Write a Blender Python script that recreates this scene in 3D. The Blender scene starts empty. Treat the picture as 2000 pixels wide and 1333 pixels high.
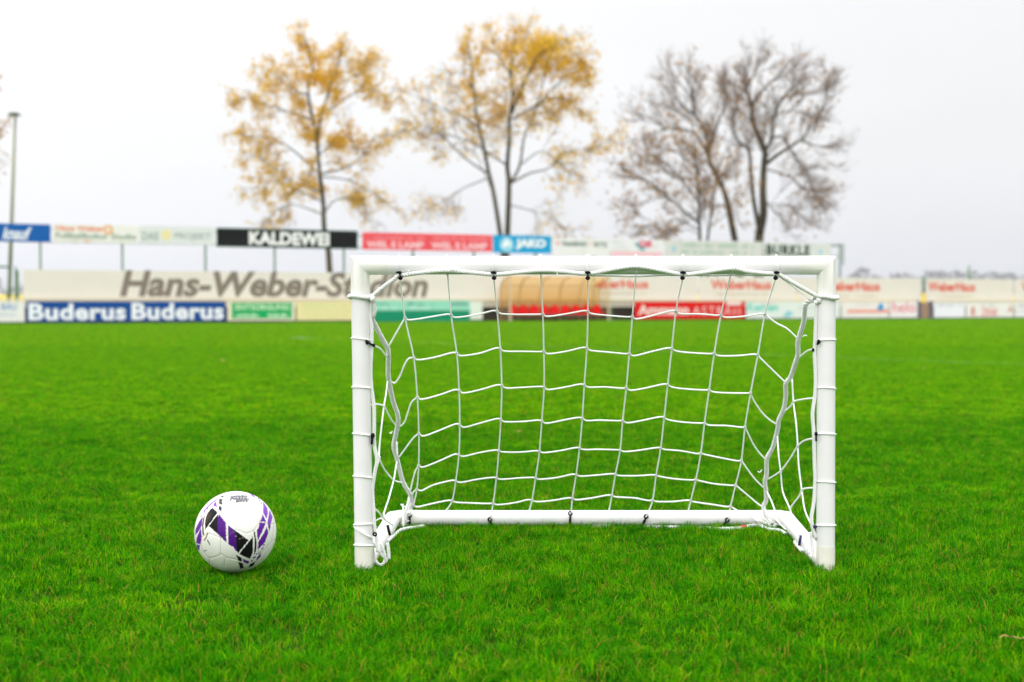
import bpy, math, random
import numpy as np
from mathutils import Vector, Matrix
random.seed(7)
rng = np.random.default_rng(11)
scene = bpy.context.scene
COL = scene.collection
R = math.radians

# ------------------------------------------------------------------ camera geometry
CAMH = 0.706
FPX = 2778.0
PITCH = math.atan((666.5 - 595.0) / FPX)
cp, sp = math.cos(PITCH), math.sin(PITCH)

def ray(u, v):
    a = (u - 1000.0) / FPX
    b = (666.5 - v) / FPX
    return Vector((a, cp + b * sp, -sp + b * cp))

def P(u, v, Y):
    d = ray(u, v)
    return Vector((0, 0, CAMH)) + d * (Y / d.y)

# ------------------------------------------------------------------ materials
MATS = {}
def new_mat(name):
    m = bpy.data.materials.new(name)
    m.use_nodes = True
    nt = m.node_tree
    for n in list(nt.nodes):
        nt.nodes.remove(n)
    out = nt.nodes.new('ShaderNodeOutputMaterial')
    return m, nt, out

def mat(name, col, rough=0.5, var=0.08, scale=6.0, metal=0.0, bump=0.0, bscale=60.0, spec=0.5, stain=None):
    """painted / plain surface with soft procedural colour variation"""
    if name in MATS:
        return MATS[name]
    m, nt, out = new_mat(name)
    b = nt.nodes.new('ShaderNodeBsdfPrincipled')
    nt.links.new(b.outputs[0], out.inputs[0])
    b.inputs['Roughness'].default_value = rough
    b.inputs['Metallic'].default_value = metal
    b.inputs['Specular IOR Level'].default_value = spec
    tc = nt.nodes.new('ShaderNodeTexCoord')
    nz = nt.nodes.new('ShaderNodeTexNoise')
    nz.inputs['Scale'].default_value = scale
    nz.inputs['Detail'].default_value = 6
    nt.links.new(tc.outputs['Object'], nz.inputs['Vector'])
    rmp = nt.nodes.new('ShaderNodeMix'); rmp.data_type = 'RGBA'
    c = Vector(col)
    lo = c * (1 - var)
    hi = c * (1 + var)
    rmp.inputs[6].default_value = (*lo, 1)
    rmp.inputs[7].default_value = (*[min(1, x) for x in hi], 1)
    nt.links.new(nz.outputs['Fac'], rmp.inputs[0])
    last = rmp.outputs[2]
    if stain:
        n2 = nt.nodes.new('ShaderNodeTexNoise')
        n2.inputs['Scale'].default_value = stain[1]
        n2.inputs['Detail'].default_value = 8
        n2.inputs['Roughness'].default_value = 0.7
        nt.links.new(tc.outputs['Object'], n2.inputs['Vector'])
        mr = nt.nodes.new('ShaderNodeMapRange')
        mr.inputs[1].default_value = 0.52; mr.inputs[2].default_value = 0.75
        mr.inputs[3].default_value = 0.0; mr.inputs[4].default_value = stain[2]
        nt.links.new(n2.outputs['Fac'], mr.inputs[0])
        mx = nt.nodes.new('ShaderNodeMix'); mx.data_type = 'RGBA'
        mx.inputs[7].default_value = (*stain[0], 1)
        nt.links.new(mr.outputs[0], mx.inputs[0])
        nt.links.new(last, mx.inputs[6])
        last = mx.outputs[2]
    nt.links.new(last, b.inputs['Base Color'])
    if bump > 0:
        n3 = nt.nodes.new('ShaderNodeTexNoise')
        n3.inputs['Scale'].default_value = bscale
        nt.links.new(tc.outputs['Object'], n3.inputs['Vector'])
        bp = nt.nodes.new('ShaderNodeBump')
        bp.inputs['Strength'].default_value = bump
        bp.inputs['Distance'].default_value = 0.002
        nt.links.new(n3.outputs['Fac'], bp.inputs['Height'])
        nt.links.new(bp.outputs[0], b.inputs['Normal'])
    MATS[name] = m
    return m

def srgb(r, g, b):
    f = lambda x: (x / 255 / 12.92) if x / 255 <= 0.04045 else ((x / 255 + 0.055) / 1.055) ** 2.4
    return (f(r), f(g), f(b))

def leaf_mat(name, c0, c1, trans=0.45, attr=True):
    m, nt, out = new_mat(name)
    at = nt.nodes.new('ShaderNodeAttribute'); at.attribute_name = 'tint'
    mx = nt.nodes.new('ShaderNodeMix'); mx.data_type = 'RGBA'
    mx.inputs[6].default_value = (*c0, 1); mx.inputs[7].default_value = (*c1, 1)
    nt.links.new(at.outputs['Fac'], mx.inputs[0])
    d = nt.nodes.new('ShaderNodeBsdfDiffuse'); t = nt.nodes.new('ShaderNodeBsdfTranslucent')
    nt.links.new(mx.outputs[2], d.inputs[0]); nt.links.new(mx.outputs[2], t.inputs[0])
    ms = nt.nodes.new('ShaderNodeMixShader'); ms.inputs[0].default_value = trans
    nt.links.new(d.outputs[0], ms.inputs[1]); nt.links.new(t.outputs[0], ms.inputs[2])
    nt.links.new(ms.outputs[0], out.inputs[0])
    return m

# ------------------------------------------------------------------ object helpers
class MB:
    def __init__(self):
        self.v = []; self.f = []; self.mi = []
    def add(self, verts, faces, mi=0):
        o = len(self.v)
        self.v.extend([tuple(x) for x in verts])
        self.f.extend([tuple(i + o for i in fc) for fc in faces])
        self.mi.extend([mi] * len(faces))
    def box(self, lo, hi, mi=0, M=None):
        x0, y0, z0 = lo; x1, y1, z1 = hi
        vs = [Vector(p) for p in ((x0,y0,z0),(x1,y0,z0),(x1,y1,z0),(x0,y1,z0),(x0,y0,z1),(x1,y0,z1),(x1,y1,z1),(x0,y1,z1))]
        if M is not None: vs = [M @ p for p in vs]
        self.add(vs, [(0,3,2,1),(4,5,6,7),(0,1,5,4),(1,2,6,5),(2,3,7,6),(3,0,4,7)], mi)
    def tube(self, pts, rad, n=8, mi=0, cap=True, twist=None):
        pts = [Vector(p) for p in pts]
        N = len(pts)
        if not hasattr(rad, '__len__'): rad = [rad] * N
        T = []
        for i in range(N):
            a = pts[max(0, i-1)]; b = pts[min(N-1, i+1)]
            t = (b - a)
            T.append(t.normalized() if t.length > 1e-9 else Vector((0,0,1)))
        ref = Vector((0,0,1)) if abs(T[0].z) < 0.9 else Vector((1,0,0))
        u = T[0].cross(ref).normalized()
        vs = []
        for i in range(N):
            u = (u - T[i] * u.dot(T[i]))
            u = u.normalized() if u.length > 1e-9 else T[i].orthogonal().normalized()
            w = T[i].cross(u)
            for k in range(n):
                a = 2 * math.pi * k / n
                vs.append(pts[i] + (u * math.cos(a) + w * math.sin(a)) * rad[i])
        fs = [(i*n+k, i*n+(k+1) % n, (i+1)*n+(k+1) % n, (i+1)*n+k) for i in range(N-1) for k in range(n)]
        if cap:
            fs.append(tuple(range(n-1, -1, -1))); fs.append(tuple((N-1)*n+k for k in range(n)))
        self.add(vs, fs, mi)
    def mitre(self, pts, rad, n=40, mi=0):
        """round tube whose corners are cut on the bisector plane"""
        pts = [Vector(p) for p in pts]
        N = len(pts)
        d = [(pts[i+1] - pts[i]).normalized() for i in range(N-1)]
        ref = Vector((0,0,1)) if abs(d[0].z) < 0.9 else Vector((0,1,0))
        u = d[0].cross(ref).normalized(); w = d[0].cross(u)
        ring = [pts[0] + (u*math.cos(2*math.pi*k/n) + w*math.sin(2*math.pi*k/n))*rad for k in range(n)]
        rings = [ring]
        for i in range(1, N):
            if i < N-1: nn = (d[i-1] + d[i]).normalized()
            else: nn = d[i-1]
            nr = []
            for p in rings[-1]:
                t = (pts[i] - p).dot(nn) / d[i-1].dot(nn)
                nr.append(p + d[i-1]*t)
            rings.append(nr)
        vs = [p for r in rings for p in r]
        fs = [(i*n+k, i*n+(k+1) % n, (i+1)*n+(k+1) % n, (i+1)*n+k) for i in range(N-1) for k in range(n)]
        fs.append(tuple(range(n-1, -1, -1))); fs.append(tuple((N-1)*n+k for k in range(n)))
        self.add(vs, fs, mi)
    def ball(self, c, r, n=8, m=6, mi=0, sc=(1,1,1)):
        c = Vector(c); vs = []; fs = []
        for j in range(m+1):
            th = math.pi*j/m
            for k in range(n):
                ph = 2*math.pi*k/n
                vs.append(c + Vector((sc[0]*r*math.sin(th)*math.cos(ph), sc[1]*r*math.sin(th)*math.sin(ph), sc[2]*r*math.cos(th))))
        for j in range(m):
            for k in range(n):
                fs.append((j*n+k, (j+1)*n+k, (j+1)*n+(k+1) % n, j*n+(k+1) % n))
        self.add(vs, fs, mi)
    def ring(self, c, ax, R0, r, n=24, m=6, mi=0, arc=(0, 2*math.pi), wob=0.0):
        c = Vector(c); ax = Vector(ax).normalized()
        u = ax.orthogonal().normalized(); w = ax.cross(u)
        pts = [c + (u*math.cos(a) + w*math.sin(a))*R0 for a in np.linspace(arc[0], arc[1], n+1)]
        self.tube(pts, r, m, mi, cap=False)
    def build(self, name, mats, parent=None, smooth=False, angle=None, attr=None):
        me = bpy.data.meshes.new(name)
        me.from_pydata(self.v, [], self.f)
        if not isinstance(mats, (list, tuple)): mats = [mats]
        for m in mats: me.materials.append(m)
        if self.mi: me.polygons.foreach_set('material_index', np.array(self.mi, dtype=np.int32))
        if smooth: me.polygons.foreach_set('use_smooth', np.ones(len(me.polygons), dtype=bool))
        if attr is not None:
            a = me.attributes.new('tint', 'FLOAT', 'FACE')
            a.data.foreach_set('value', np.array(attr, dtype=np.float32))
        me.update()
        o = bpy.data.objects.new(name, me)
        COL.objects.link(o)
        if parent is not None: o.parent = parent
        return o

def tag(o, label=None, cat=None, group=None, kind=None):
    if label: o['label'] = label
    if cat: o['category'] = cat
    if group: o['group'] = group
    if kind: o['kind'] = kind
    return o

def empty(name, loc=(0,0,0), rotz=0.0):
    o = bpy.data.objects.new(name, None)
    o.empty_display_size = 0.2
    COL.objects.link(o)
    o.location = loc; o.rotation_euler = (0,0,rotz)
    return o

def catmull(pts, n=6):
    pts = [Vector(p) for p in pts]
    if len(pts) < 3:
        return [pts[0].lerp(pts[-1], i/n) for i in range(n+1)]
    out = []
    ext = [pts[0]*2 - pts[1]] + pts + [pts[-1]*2 - pts[-2]]
    for i in range(1, len(ext)-2):
        p0, p1, p2, p3 = ext[i-1], ext[i], ext[i+1], ext[i+2]
        for k in range(n):
            t = k/n
            out.append(0.5*((2*p1) + (p2-p0)*t + (2*p0-5*p1+4*p2-p3)*t*t + (3*p1-p0-3*p2+p3)*t*t*t))
    out.append(pts[-1])
    return out

def text_geo(body, bold=0.0, shear=0.0, space=1.0, res=3):
    cu = bpy.data.curves.new('lettering', 'FONT')
    cu.body = body; cu.offset = bold; cu.shear = shear; cu.space_character = space
    cu.resolution_u = res; cu.fill_mode = 'FRONT'
    ob = bpy.data.objects.new('lettering', cu)
    me = bpy.data.meshes.new_from_object(ob)
    vs = np.zeros(len(me.vertices)*3); me.vertices.foreach_get('co', vs)
    vs = vs.reshape(-1, 3)[:, :2].copy()
    fs = [tuple(p.vertices) for p in me.polygons]
    bpy.data.objects.remove(ob); bpy.data.curves.remove(cu); bpy.data.meshes.remove(me)
    mn = vs.min(0); mxx = vs.max(0)
    vs = (vs - mn) / (mxx - mn)
    return vs, fs

# ------------------------------------------------------------------ world, sun, camera
SUN_EL, SUN_AZ = R(34), R(198)     # light comes from behind the camera, slightly from the left
w = bpy.data.worlds.new('World'); scene.world = w; w.use_nodes = True
nt = w.node_tree
for n in list(nt.nodes): nt.nodes.remove(n)
wo = nt.nodes.new('ShaderNodeOutputWorld'); bg = nt.nodes.new('ShaderNodeBackground')
nt.links.new(bg.outputs[0], wo.inputs[0]); bg.inputs[1].default_value = 0.1
sky = nt.nodes.new('ShaderNodeTexSky'); sky.sky_type = 'NISHITA'; sky.sun_disc = False
sky.sun_elevation = SUN_EL; sky.sun_rotation = SUN_AZ; sky.dust_density = 4.0; sky.air_density = 1.0
tc = nt.nodes.new('ShaderNodeTexCoord')
sx = nt.nodes.new('ShaderNodeSeparateXYZ'); nt.links.new(tc.outputs['Generated'], sx.inputs[0])
# cloud deck luminance grows with height above the horizon (overcast sky)
ramp = nt.nodes.new('ShaderNodeValToRGB')
nt.links.new(sx.outputs['Z'], ramp.inputs[0])
cr = ramp.color_ramp
cr.elements[0].position = 0.0; cr.elements[0].color = (0.335, 0.343, 0.368, 1)
cr.elements[1].position = 1.0; cr.elements[1].color = (1.12, 1.12, 1.12, 1)
for pos, c in ((0.05, (0.378, 0.383, 0.398)), (0.10, (0.405, 0.408, 0.414)), (0.20, (0.43, 0.43, 0.432)), (0.40, (0.66, 0.66, 0.66)), (0.62, (0.95, 0.95, 0.95))):
    e = cr.elements.new(pos); e.color = (*c, 1)
# thinner, brighter cloud to the left; thicker cloud to the right
mr = nt.nodes.new('ShaderNodeMapRange'); nt.links.new(sx.outputs['X'], mr.inputs[0])
mr.inputs[1].default_value = -0.38; mr.inputs[2].default_value = 0.38
mr.inputs[3].default_value = 1.10; mr.inputs[4].default_value = 0.945
nz = nt.nodes.new('ShaderNodeTexNoise'); nz.inputs['Scale'].default_value = 3.0; nz.inputs['Detail'].default_value = 5
mp = nt.nodes.new('ShaderNodeMapping'); mp.inputs['Scale'].default_value = (1, 1, 3.5)
nt.links.new(tc.outputs['Generated'], mp.inputs[0]); nt.links.new(mp.outputs[0], nz.inputs['Vector'])
mr2 = nt.nodes.new('ShaderNodeMapRange'); nt.links.new(nz.outputs['Fac'], mr2.inputs[0])
mr2.inputs[1].default_value = 0.3; mr2.inputs[2].default_value = 0.7
mr2.inputs[3].default_value = 0.975; mr2.inputs[4].default_value = 1.025
mu = nt.nodes.new('ShaderNodeMath'); mu.operation = 'MULTIPLY'
nt.links.new(mr.outputs[0], mu.inputs[0]); nt.links.new(mr2.outputs[0], mu.inputs[1])
mu2 = nt.nodes.new('ShaderNodeMath'); mu2.operation = 'MULTIPLY'; mu2.inputs[1].default_value = 24.1
nt.links.new(mu.outputs[0], mu2.inputs[0])
vm = nt.nodes.new('ShaderNodeVectorMath'); vm.operation = 'SCALE'
nt.links.new(ramp.outputs[0], vm.inputs[0]); nt.links.new(mu2.outputs[0], vm.inputs['Scale'])
mxw = nt.nodes.new('ShaderNodeMix'); mxw.data_type = 'RGBA'; mxw.inputs[0].default_value = 0.06
nt.links.new(vm.outputs[0], mxw.inputs[6]); nt.links.new(sky.outputs[0], mxw.inputs[7])
nt.links.new(mxw.outputs[2], bg.inputs[0])

sl = bpy.data.lights.new('sun', 'SUN'); sl.energy = 0.95; sl.angle = R(40); sl.color = (1, 0.97, 0.92)
so = bpy.data.objects.new('sun', sl); COL.objects.link(so)
sd = Vector((math.sin(SUN_AZ)*math.cos(SUN_EL), math.cos(SUN_AZ)*math.cos(SUN_EL), math.sin(SUN_EL)))
so.rotation_euler = sd.to_track_quat('Z', 'Y').to_euler(); so.location = (0, -5, 20)

cam = bpy.data.cameras.new('camera'); cam.sensor_width = 36; cam.lens = FPX/2000*36
cam.clip_start = 0.05; cam.clip_end = 6000
cam.dof.use_dof = True; cam.dof.focus_distance = 3.86; cam.dof.aperture_fstop = 3.3
co = bpy.data.objects.new('camera', cam); COL.objects.link(co)
co.location = (0, 0, CAMH); co.rotation_euler = (math.pi/2 - PITCH, 0, 0)
scene.camera = co
scene.view_settings.view_transform = 'Standard'; scene.view_settings.look = 'None'
scene.view_settings.exposure = 0.0; scene.view_settings.gamma = 1.0
scene.render.engine = 'CYCLES'
scene.cycles.max_bounces = 8; scene.cycles.transparent_max_bounces = 12
scene.cycles.use_denoising = True; scene.cycles.denoising_prefilter = 'ACCURATE'

# ------------------------------------------------------------------ ground
GZ = -0.0125
m_soil, nt, out = new_mat('soil_under_turf')
b = nt.nodes.new('ShaderNodeBsdfPrincipled'); nt.links.new(b.outputs[0], out.inputs[0]); b.inputs['Roughness'].default_value = 0.95; b.inputs['Specular IOR Level'].default_value = 0.0
geo = nt.nodes.new('ShaderNodeNewGeometry'); nz = nt.nodes.new('ShaderNodeTexNoise'); nz.inputs['Scale'].default_value = 9.0; nz.inputs['Detail'].default_value = 8
nt.links.new(geo.outputs['Position'], nz.inputs['Vector'])
cr = nt.nodes.new('ShaderNodeValToRGB'); nt.links.new(nz.outputs['Fac'], cr.inputs[0])
cr.color_ramp.elements[0].position = 0.35; cr.color_ramp.elements[0].color = (0.016, 0.040, 0.004, 1)
cr.color_ramp.elements[1].position = 0.65; cr.color_ramp.elements[1].color = (0.040, 0.075, 0.007, 1)
nt.links.new(cr.outputs[0], b.inputs['Base Color'])
g = MB(); g.add([(-900,-60,GZ),(900,-60,GZ),(900,1300,GZ),(-900,1300,GZ)], [(0,1,2,3)])
tag(g.build('ground', m_soil), 'flat green ground under the turf reaching the horizon', 'ground', kind='structure')

# ------------------------------------------------------------------ fence plane frame
FA = Vector((P(0, 633, 1).x, 1, 0))
Y0 = FPX*CAMH/(633-595.0); Y1 = FPX*CAMH/(622-595.0)
F0 = Vector((-1000/FPX*Y0, Y0, 0)); F1 = Vector(((1990-1000)/FPX*Y1, Y1, 0))
FT = (F1-F0).normalized(); FN = Vector((FT.y, -FT.x, 0))       # FN points to the pitch
FANG = math.atan2(FT.y, FT.x)
def fence_pt(u, off=0.0):
    d = Vector(((u-1000)/FPX, 1, 0))
    o = F0 + FN*off
    k = o.dot(FN)/d.dot(FN)
    return d*k
def S(u, off=0.0):
    return (fence_pt(u, off) - F0).dot(FT)
def Zat(u, v, off=0.0):
    return CAMH + (595.0-v)/FPX*fence_pt(u, off).y
def fence_empty(name, s, off, z=0.0):
    p = F0 + FT*s + FN*off
    return empty(name, (p.x, p.y, z), FANG)

# ------------------------------------------------------------------ grass
def blade_patch(name, size, n, wid, hgt, seed, m, tmean):
    r = np.random.default_rng(seed)
    # blades grow in small tufts
    nt_ = n//13
    tx = r.uniform(-size/2, size/2, (nt_, 2))
    ti = r.integers(0, nt_, n)
    base = tx[ti] + r.normal(0, 0.0095, (n, 2))
    tl = r.uniform(0, 2*math.pi, nt_)
    az = tl[ti] + r.normal(0, 0.9, n)
    th = r.uniform(0.55, 1.3, nt_)[ti]
    h = hgt*th*r.uniform(0.5, 1.2, n)
    lean = np.abs(r.normal(0.8, 0.5, n))
    dirx, diry = np.cos(az), np.sin(az)
    px, py = -diry, dirx
    tw = r.uniform(-1.0, 1.0, n)
    px, py = px*np.cos(tw) + dirx*np.sin(tw), py*np.cos(tw) + diry*np.sin(tw)
    wd = wid*r.uniform(0.6, 1.3, n)
    V = np.zeros((n, 5, 3))
    mid = np.stack([base[:,0] + dirx*h*lean*0.35, base[:,1] + diry*h*lean*0.35, h*0.58], 1)
    tip = np.stack([base[:,0] + dirx*h*lean*1.0, base[:,1] + diry*h*lean*1.0, h*(1.0-0.18*np.minimum(lean,1.4))], 1)
    bb = np.stack([base[:,0], base[:,1], np.zeros(n)], 1)
    pv = np.stack([px, py, np.zeros(n)], 1)*wd[:,None]/2
    V[:,0] = bb - pv; V[:,1] = bb + pv; V[:,2] = mid + pv*0.9; V[:,3] = mid - pv*0.9; V[:,4] = tip
    me = bpy.data.meshes.new(name)
    base_i = np.arange(n)*5
    me.vertices.add(n*5); me.vertices.foreach_set('co', V.reshape(-1).astype(np.float32))
    loops = np.stack([base_i, base_i+1, base_i+2, base_i+3, base_i+3, base_i+2, base_i+4], 1).reshape(-1)
    me.loops.add(n*7); me.loops.foreach_set('vertex_index', loops.astype(np.int32))
    starts = np.stack([np.arange(n)*7, np.arange(n)*7+4], 1).reshape(-1)
    me.polygons.add(n*2); me.polygons.foreach_set('loop_start', starts.astype(np.int32))
    me.update(calc_edges=True)
    tint = np.clip(r.normal(tmean, 0.20, n) + r.normal(0, 0.24, nt_)[ti], 0, 1)
    dead = r.uniform(0, 1, n) < 0.045 + 0.25*(r.uniform(0, 1, nt_)[ti] < 0.05)
    # short brown stubble and yellowing blades
    a = me.attributes.new('tint', 'FLOAT', 'FACE'); a.data.foreach_set('value', np.repeat(tint, 2).astype(np.float32))
    a = me.attributes.new('dead', 'FLOAT', 'FACE'); a.data.foreach_set('value', np.repeat(dead*r.uniform(0.4,1,n), 2).astype(np.float32))
    me.materials.append(m)
    return bpy.data.objects.new(name, me)

m_grass, nt, out = new_mat('grass_blade')
at = nt.nodes.new('ShaderNodeAttribute'); at.attribute_name = 'tint'
ad = nt.nodes.new('ShaderNodeAttribute'); ad.attribute_name = 'dead'
geo = nt.nodes.new('ShaderNodeNewGeometry')
mx = nt.nodes.new('ShaderNodeValToRGB'); nt.links.new(at.outputs['Fac'], mx.inputs[0])
GE = mx.color_ramp
GE.elements[0].position = 0.0; GE.elements[0].color = (0.006, 0.14, 0.002, 1)
GE.elements[1].position = 1.0; GE.elements[1].color = (0.26, 0.50, 0.0005, 1)
e = GE.elements.new(0.5); e.color = (0.060, 0.37, 0.0005, 1)
n1 = nt.nodes.new('ShaderNodeTexNoise'); n1.inputs['Scale'].default_value = 3.4; n1.inputs['Detail'].default_value = 7; n1.inputs['Roughness'].default_value = 0.74
nt.links.new(geo.outputs['Position'], n1.inputs['Vector'])
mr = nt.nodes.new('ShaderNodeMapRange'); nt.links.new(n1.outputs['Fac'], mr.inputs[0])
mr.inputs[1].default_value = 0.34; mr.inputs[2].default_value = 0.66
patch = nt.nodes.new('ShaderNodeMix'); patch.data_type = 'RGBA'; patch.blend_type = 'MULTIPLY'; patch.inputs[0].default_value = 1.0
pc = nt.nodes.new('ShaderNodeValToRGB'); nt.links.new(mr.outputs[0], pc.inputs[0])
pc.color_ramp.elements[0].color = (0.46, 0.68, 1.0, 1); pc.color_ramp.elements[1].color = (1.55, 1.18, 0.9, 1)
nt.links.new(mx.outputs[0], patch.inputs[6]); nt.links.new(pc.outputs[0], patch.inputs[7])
dm = nt.nodes.new('ShaderNodeMix'); dm.data_type = 'RGBA'; dm.inputs[7].default_value = (0.50, 0.25, 0.045, 1)
nt.links.new(ad.outputs['Fac'], dm.inputs[0]); nt.links.new(patch.outputs[2], dm.inputs[6])
# worn chalk line left on the turf (a mark in the place, fixed to world position)
LA = P(575, 661, FPX*CAMH/66.0); LB = P(1640, 700, FPX*CAMH/105.0)
LA.z = LB.z = 0
ld = (LB-LA).normalized(); ln = Vector((ld.y, -ld.x, 0))
dt = nt.nodes.new('ShaderNodeVectorMath'); dt.operation = 'SUBTRACT'; dt.inputs[1].default_value = LA
nt.links.new(geo.outputs['Position'], dt.inputs[0])
d1 = nt.nodes.new('ShaderNodeVectorMath'); d1.operation = 'DOT_PRODUCT'; d1.inputs[1].default_value = ln
d2 = nt.nodes.new('ShaderNodeVectorMath'); d2.operation = 'DOT_PRODUCT'; d2.inputs[1].default_value = ld
nt.links.new(dt.outputs[0], d1.inputs[0]); nt.links.new(dt.outputs[0], d2.inputs[0])
ab = nt.nodes.new('ShaderNodeMath'); ab.operation = 'ABSOLUTE'; nt.links.new(d1.outputs['Value'], ab.inputs[0])
m1 = nt.nodes.new('ShaderNodeMapRange'); m1.inputs[1].default_value = 0.05; m1.inputs[2].default_value = 0.11; m1.inputs[3].default_value = 1; m1.inputs[4].default_value = 0
nt.links.new(ab.outputs[0], m1.inputs[0])
m2 = nt.nodes.new('ShaderNodeMapRange'); m2.inputs[1].default_value = 0.0; m2.inputs[2].default_value = 1.1; m2.inputs[3].default_value = 0.85; m2.inputs[4].default_value = 0.13
nt.links.new(d2.outputs['Value'], m2.inputs[0])
m3 = nt.nodes.new('ShaderNodeMath'); m3.operation = 'GREATER_THAN'; m3.inputs[1].default_value = -0.15; nt.links.new(d2.outputs['Value'], m3.inputs[0])
k1 = nt.nodes.new('ShaderNodeMath'); k1.operation = 'MULTIPLY'; nt.links.new(m1.outputs[0], k1.inputs[0]); nt.links.new(m2.outputs[0], k1.inputs[1])
k2 = nt.nodes.new('ShaderNodeMath'); k2.operation = 'MULTIPLY'; nt.links.new(k1.outputs[0], k2.inputs[0]); nt.links.new(m3.outputs[0], k2.inputs[1])
lm = nt.nodes.new('ShaderNodeMix'); lm.data_type = 'RGBA'; lm.inputs[7].default_value = (0.7, 0.72, 0.62, 1)
nt.links.new(k2.outputs[0], lm.inputs[0]); nt.links.new(dm.outputs[2], lm.inputs[6])
df = nt.nodes.new('ShaderNodeBsdfPrincipled'); df.inputs['Roughness'].default_value = 0.5; df.inputs['Specular IOR Level'].default_value = 0.004
tr = nt.nodes.new('ShaderNodeBsdfTranslucent'); ms = nt.nodes.new('ShaderNodeMixShader'); ms.inputs[0].default_value = 0.30
nt.links.new(lm.outputs[2], df.inputs['Base Color']); nt.links.new(lm.outputs[2], tr.inputs[0])
nt.links.new(df.outputs[0], ms.inputs[1]); nt.links.new(tr.outputs[0], ms.inputs[2]); nt.links.new(ms.outputs[0], out.inputs[0])

def scatter(name, patches, pts, rots, scls, label):
    src = bpy.data.collections.new(name + '_tufts')
    for o in patches: src.objects.link(o)
    me = bpy.data.meshes.new(name)
    me.from_pydata([tuple(p) for p in pts], [], [])
    a = me.attributes.new('rot', 'FLOAT', 'POINT'); a.data.foreach_set('value', np.array(rots, dtype=np.float32))
    a = me.attributes.new('scl', 'FLOAT', 'POINT'); a.data.foreach_set('value', np.array(scls, dtype=np.float32))
    a = me.attributes.new('pick', 'INT', 'POINT'); a.data.foreach_set('value', rng.integers(0, len(patches), len(pts)).astype(np.int32))
    me.materials.append(m_grass)
    o = bpy.data.objects.new(name, me); COL.objects.link(o)
    ng = bpy.data.node_groups.new(name, 'GeometryNodeTree')
    ng.interface.new_socket('Geometry', in_out='INPUT', socket_type='NodeSocketGeometry')
    ng.interface.new_socket('Geometry', in_out='OUTPUT', socket_type='NodeSocketGeometry')
    gi = ng.nodes.new('NodeGroupInput'); go = ng.nodes.new('NodeGroupOutput')
    ip = ng.nodes.new('GeometryNodeInstanceOnPoints')
    ci = ng.nodes.new('GeometryNodeCollectionInfo'); ci.inputs['Collection'].default_value = src
    ci.inputs['Separate Children'].default_value = True; ci.inputs['Reset Children'].default_value = True
    def named(nm, ty):
        q = ng.nodes.new('GeometryNodeInputNamedAttribute'); q.data_type = ty; q.inputs['Name'].default_value = nm
        return q.outputs['Attribute']
    cx = ng.nodes.new('ShaderNodeCombineXYZ')
    ng.links.new(named('rot', 'FLOAT'), cx.inputs['Z'])
    cs = ng.nodes.new('ShaderNodeCombineXYZ')
    s_ = named('scl', 'FLOAT')
    cs.inputs['X'].default_value = 1; cs.inputs['Y'].default_value = 1
    ng.links.new(s_, cs.inputs['Z'])
    ng.links.new(gi.outputs[0], ip.inputs['Points']); ng.links.new(ci.outputs[0], ip.inputs['Instance'])
    ip.inputs['Pick Instance'].default_value = True
    ng.links.new(named('pick', 'INT'), ip.inputs['Instance Index'])
    ng.links.new(cx.outputs[0], ip.inputs['Rotation']); ng.links.new(cs.outputs[0], ip.inputs['Scale'])
    ng.links.new(ip.outputs[0], go.inputs[0])
    md = o.modifiers.new('scatter', 'NODES'); md.node_group = ng
    tag(o, label, 'grass', kind='stuff')
    return o

def fence_y(x):
    return F0.y + (x-F0.x)*FT.y/FT.x
def grid_pts(y0, y1, step, jit):
    pts = []
    y = y0
    while y < y1:
        hw = 0.36*y*1.9 + 4.0
        x = -hw
        while x < hw:
            xx = x + random.uniform(-jit, jit)*step; yy = y + random.uniform(-jit, jit)*step
            if yy < fence_y(xx) - 0.1 - (step*0.5 if step > 1 else 0.1):
                pts.append((xx, yy, GZ))
            x += step
        y += step
    return pts
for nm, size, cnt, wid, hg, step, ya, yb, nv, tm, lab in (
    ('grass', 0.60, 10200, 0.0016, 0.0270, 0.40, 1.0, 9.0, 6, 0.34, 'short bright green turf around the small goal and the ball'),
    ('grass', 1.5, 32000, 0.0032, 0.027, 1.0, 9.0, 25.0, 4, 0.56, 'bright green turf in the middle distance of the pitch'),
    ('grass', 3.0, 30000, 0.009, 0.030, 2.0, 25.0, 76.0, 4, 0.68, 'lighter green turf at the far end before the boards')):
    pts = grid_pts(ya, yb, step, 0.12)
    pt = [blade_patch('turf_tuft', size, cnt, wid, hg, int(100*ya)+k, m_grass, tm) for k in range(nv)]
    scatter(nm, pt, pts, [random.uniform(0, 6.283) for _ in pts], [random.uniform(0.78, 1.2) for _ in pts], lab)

# ------------------------------------------------------------------ the goal
GY = FPX/729.0                 # distance of the goal mouth
BY = FPX/612.0                 # distance of the rear bar
TR = 0.0246
m_white = mat('white_goal_plastic', (0.81, 0.79, 0.815), rough=0.32, var=0.02, scale=9, stain=((0.55, 0.53, 0.46), 14.0, 0.18))
m_joint = mat('white_joint_plastic', (0.80, 0.79, 0.75), rough=0.36, var=0.02, scale=9, stain=((0.5, 0.47, 0.38), 18.0, 0.2))
m_net = mat('white_net_cord', (0.95, 0.945, 0.93), rough=0.55, var=0.02, scale=40, spec=0.5)
for n_ in m_net.node_tree.nodes:            # nylon cord lets light through
    if n_.type == 'BSDF_PRINCIPLED':
        n_.inputs['Subsurface Weight'].default_value = 1.0
        n_.inputs['Subsurface Radius'].default_value = (1.0, 1.0, 1.0)
        n_.inputs['Subsurface Scale'].default_value = 0.006
m_black = mat('black_plastic_tie', (0.006, 0.004, 0.009), rough=0.6, var=0.2, spec=0.15)
m_blue = mat('dark_blue_tie', (0.018, 0.012, 0.09), rough=0.4, var=0.2)
m_red = mat('red_tape', (0.6, 0.035, 0.015), rough=0.6, var=0.1)

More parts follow.
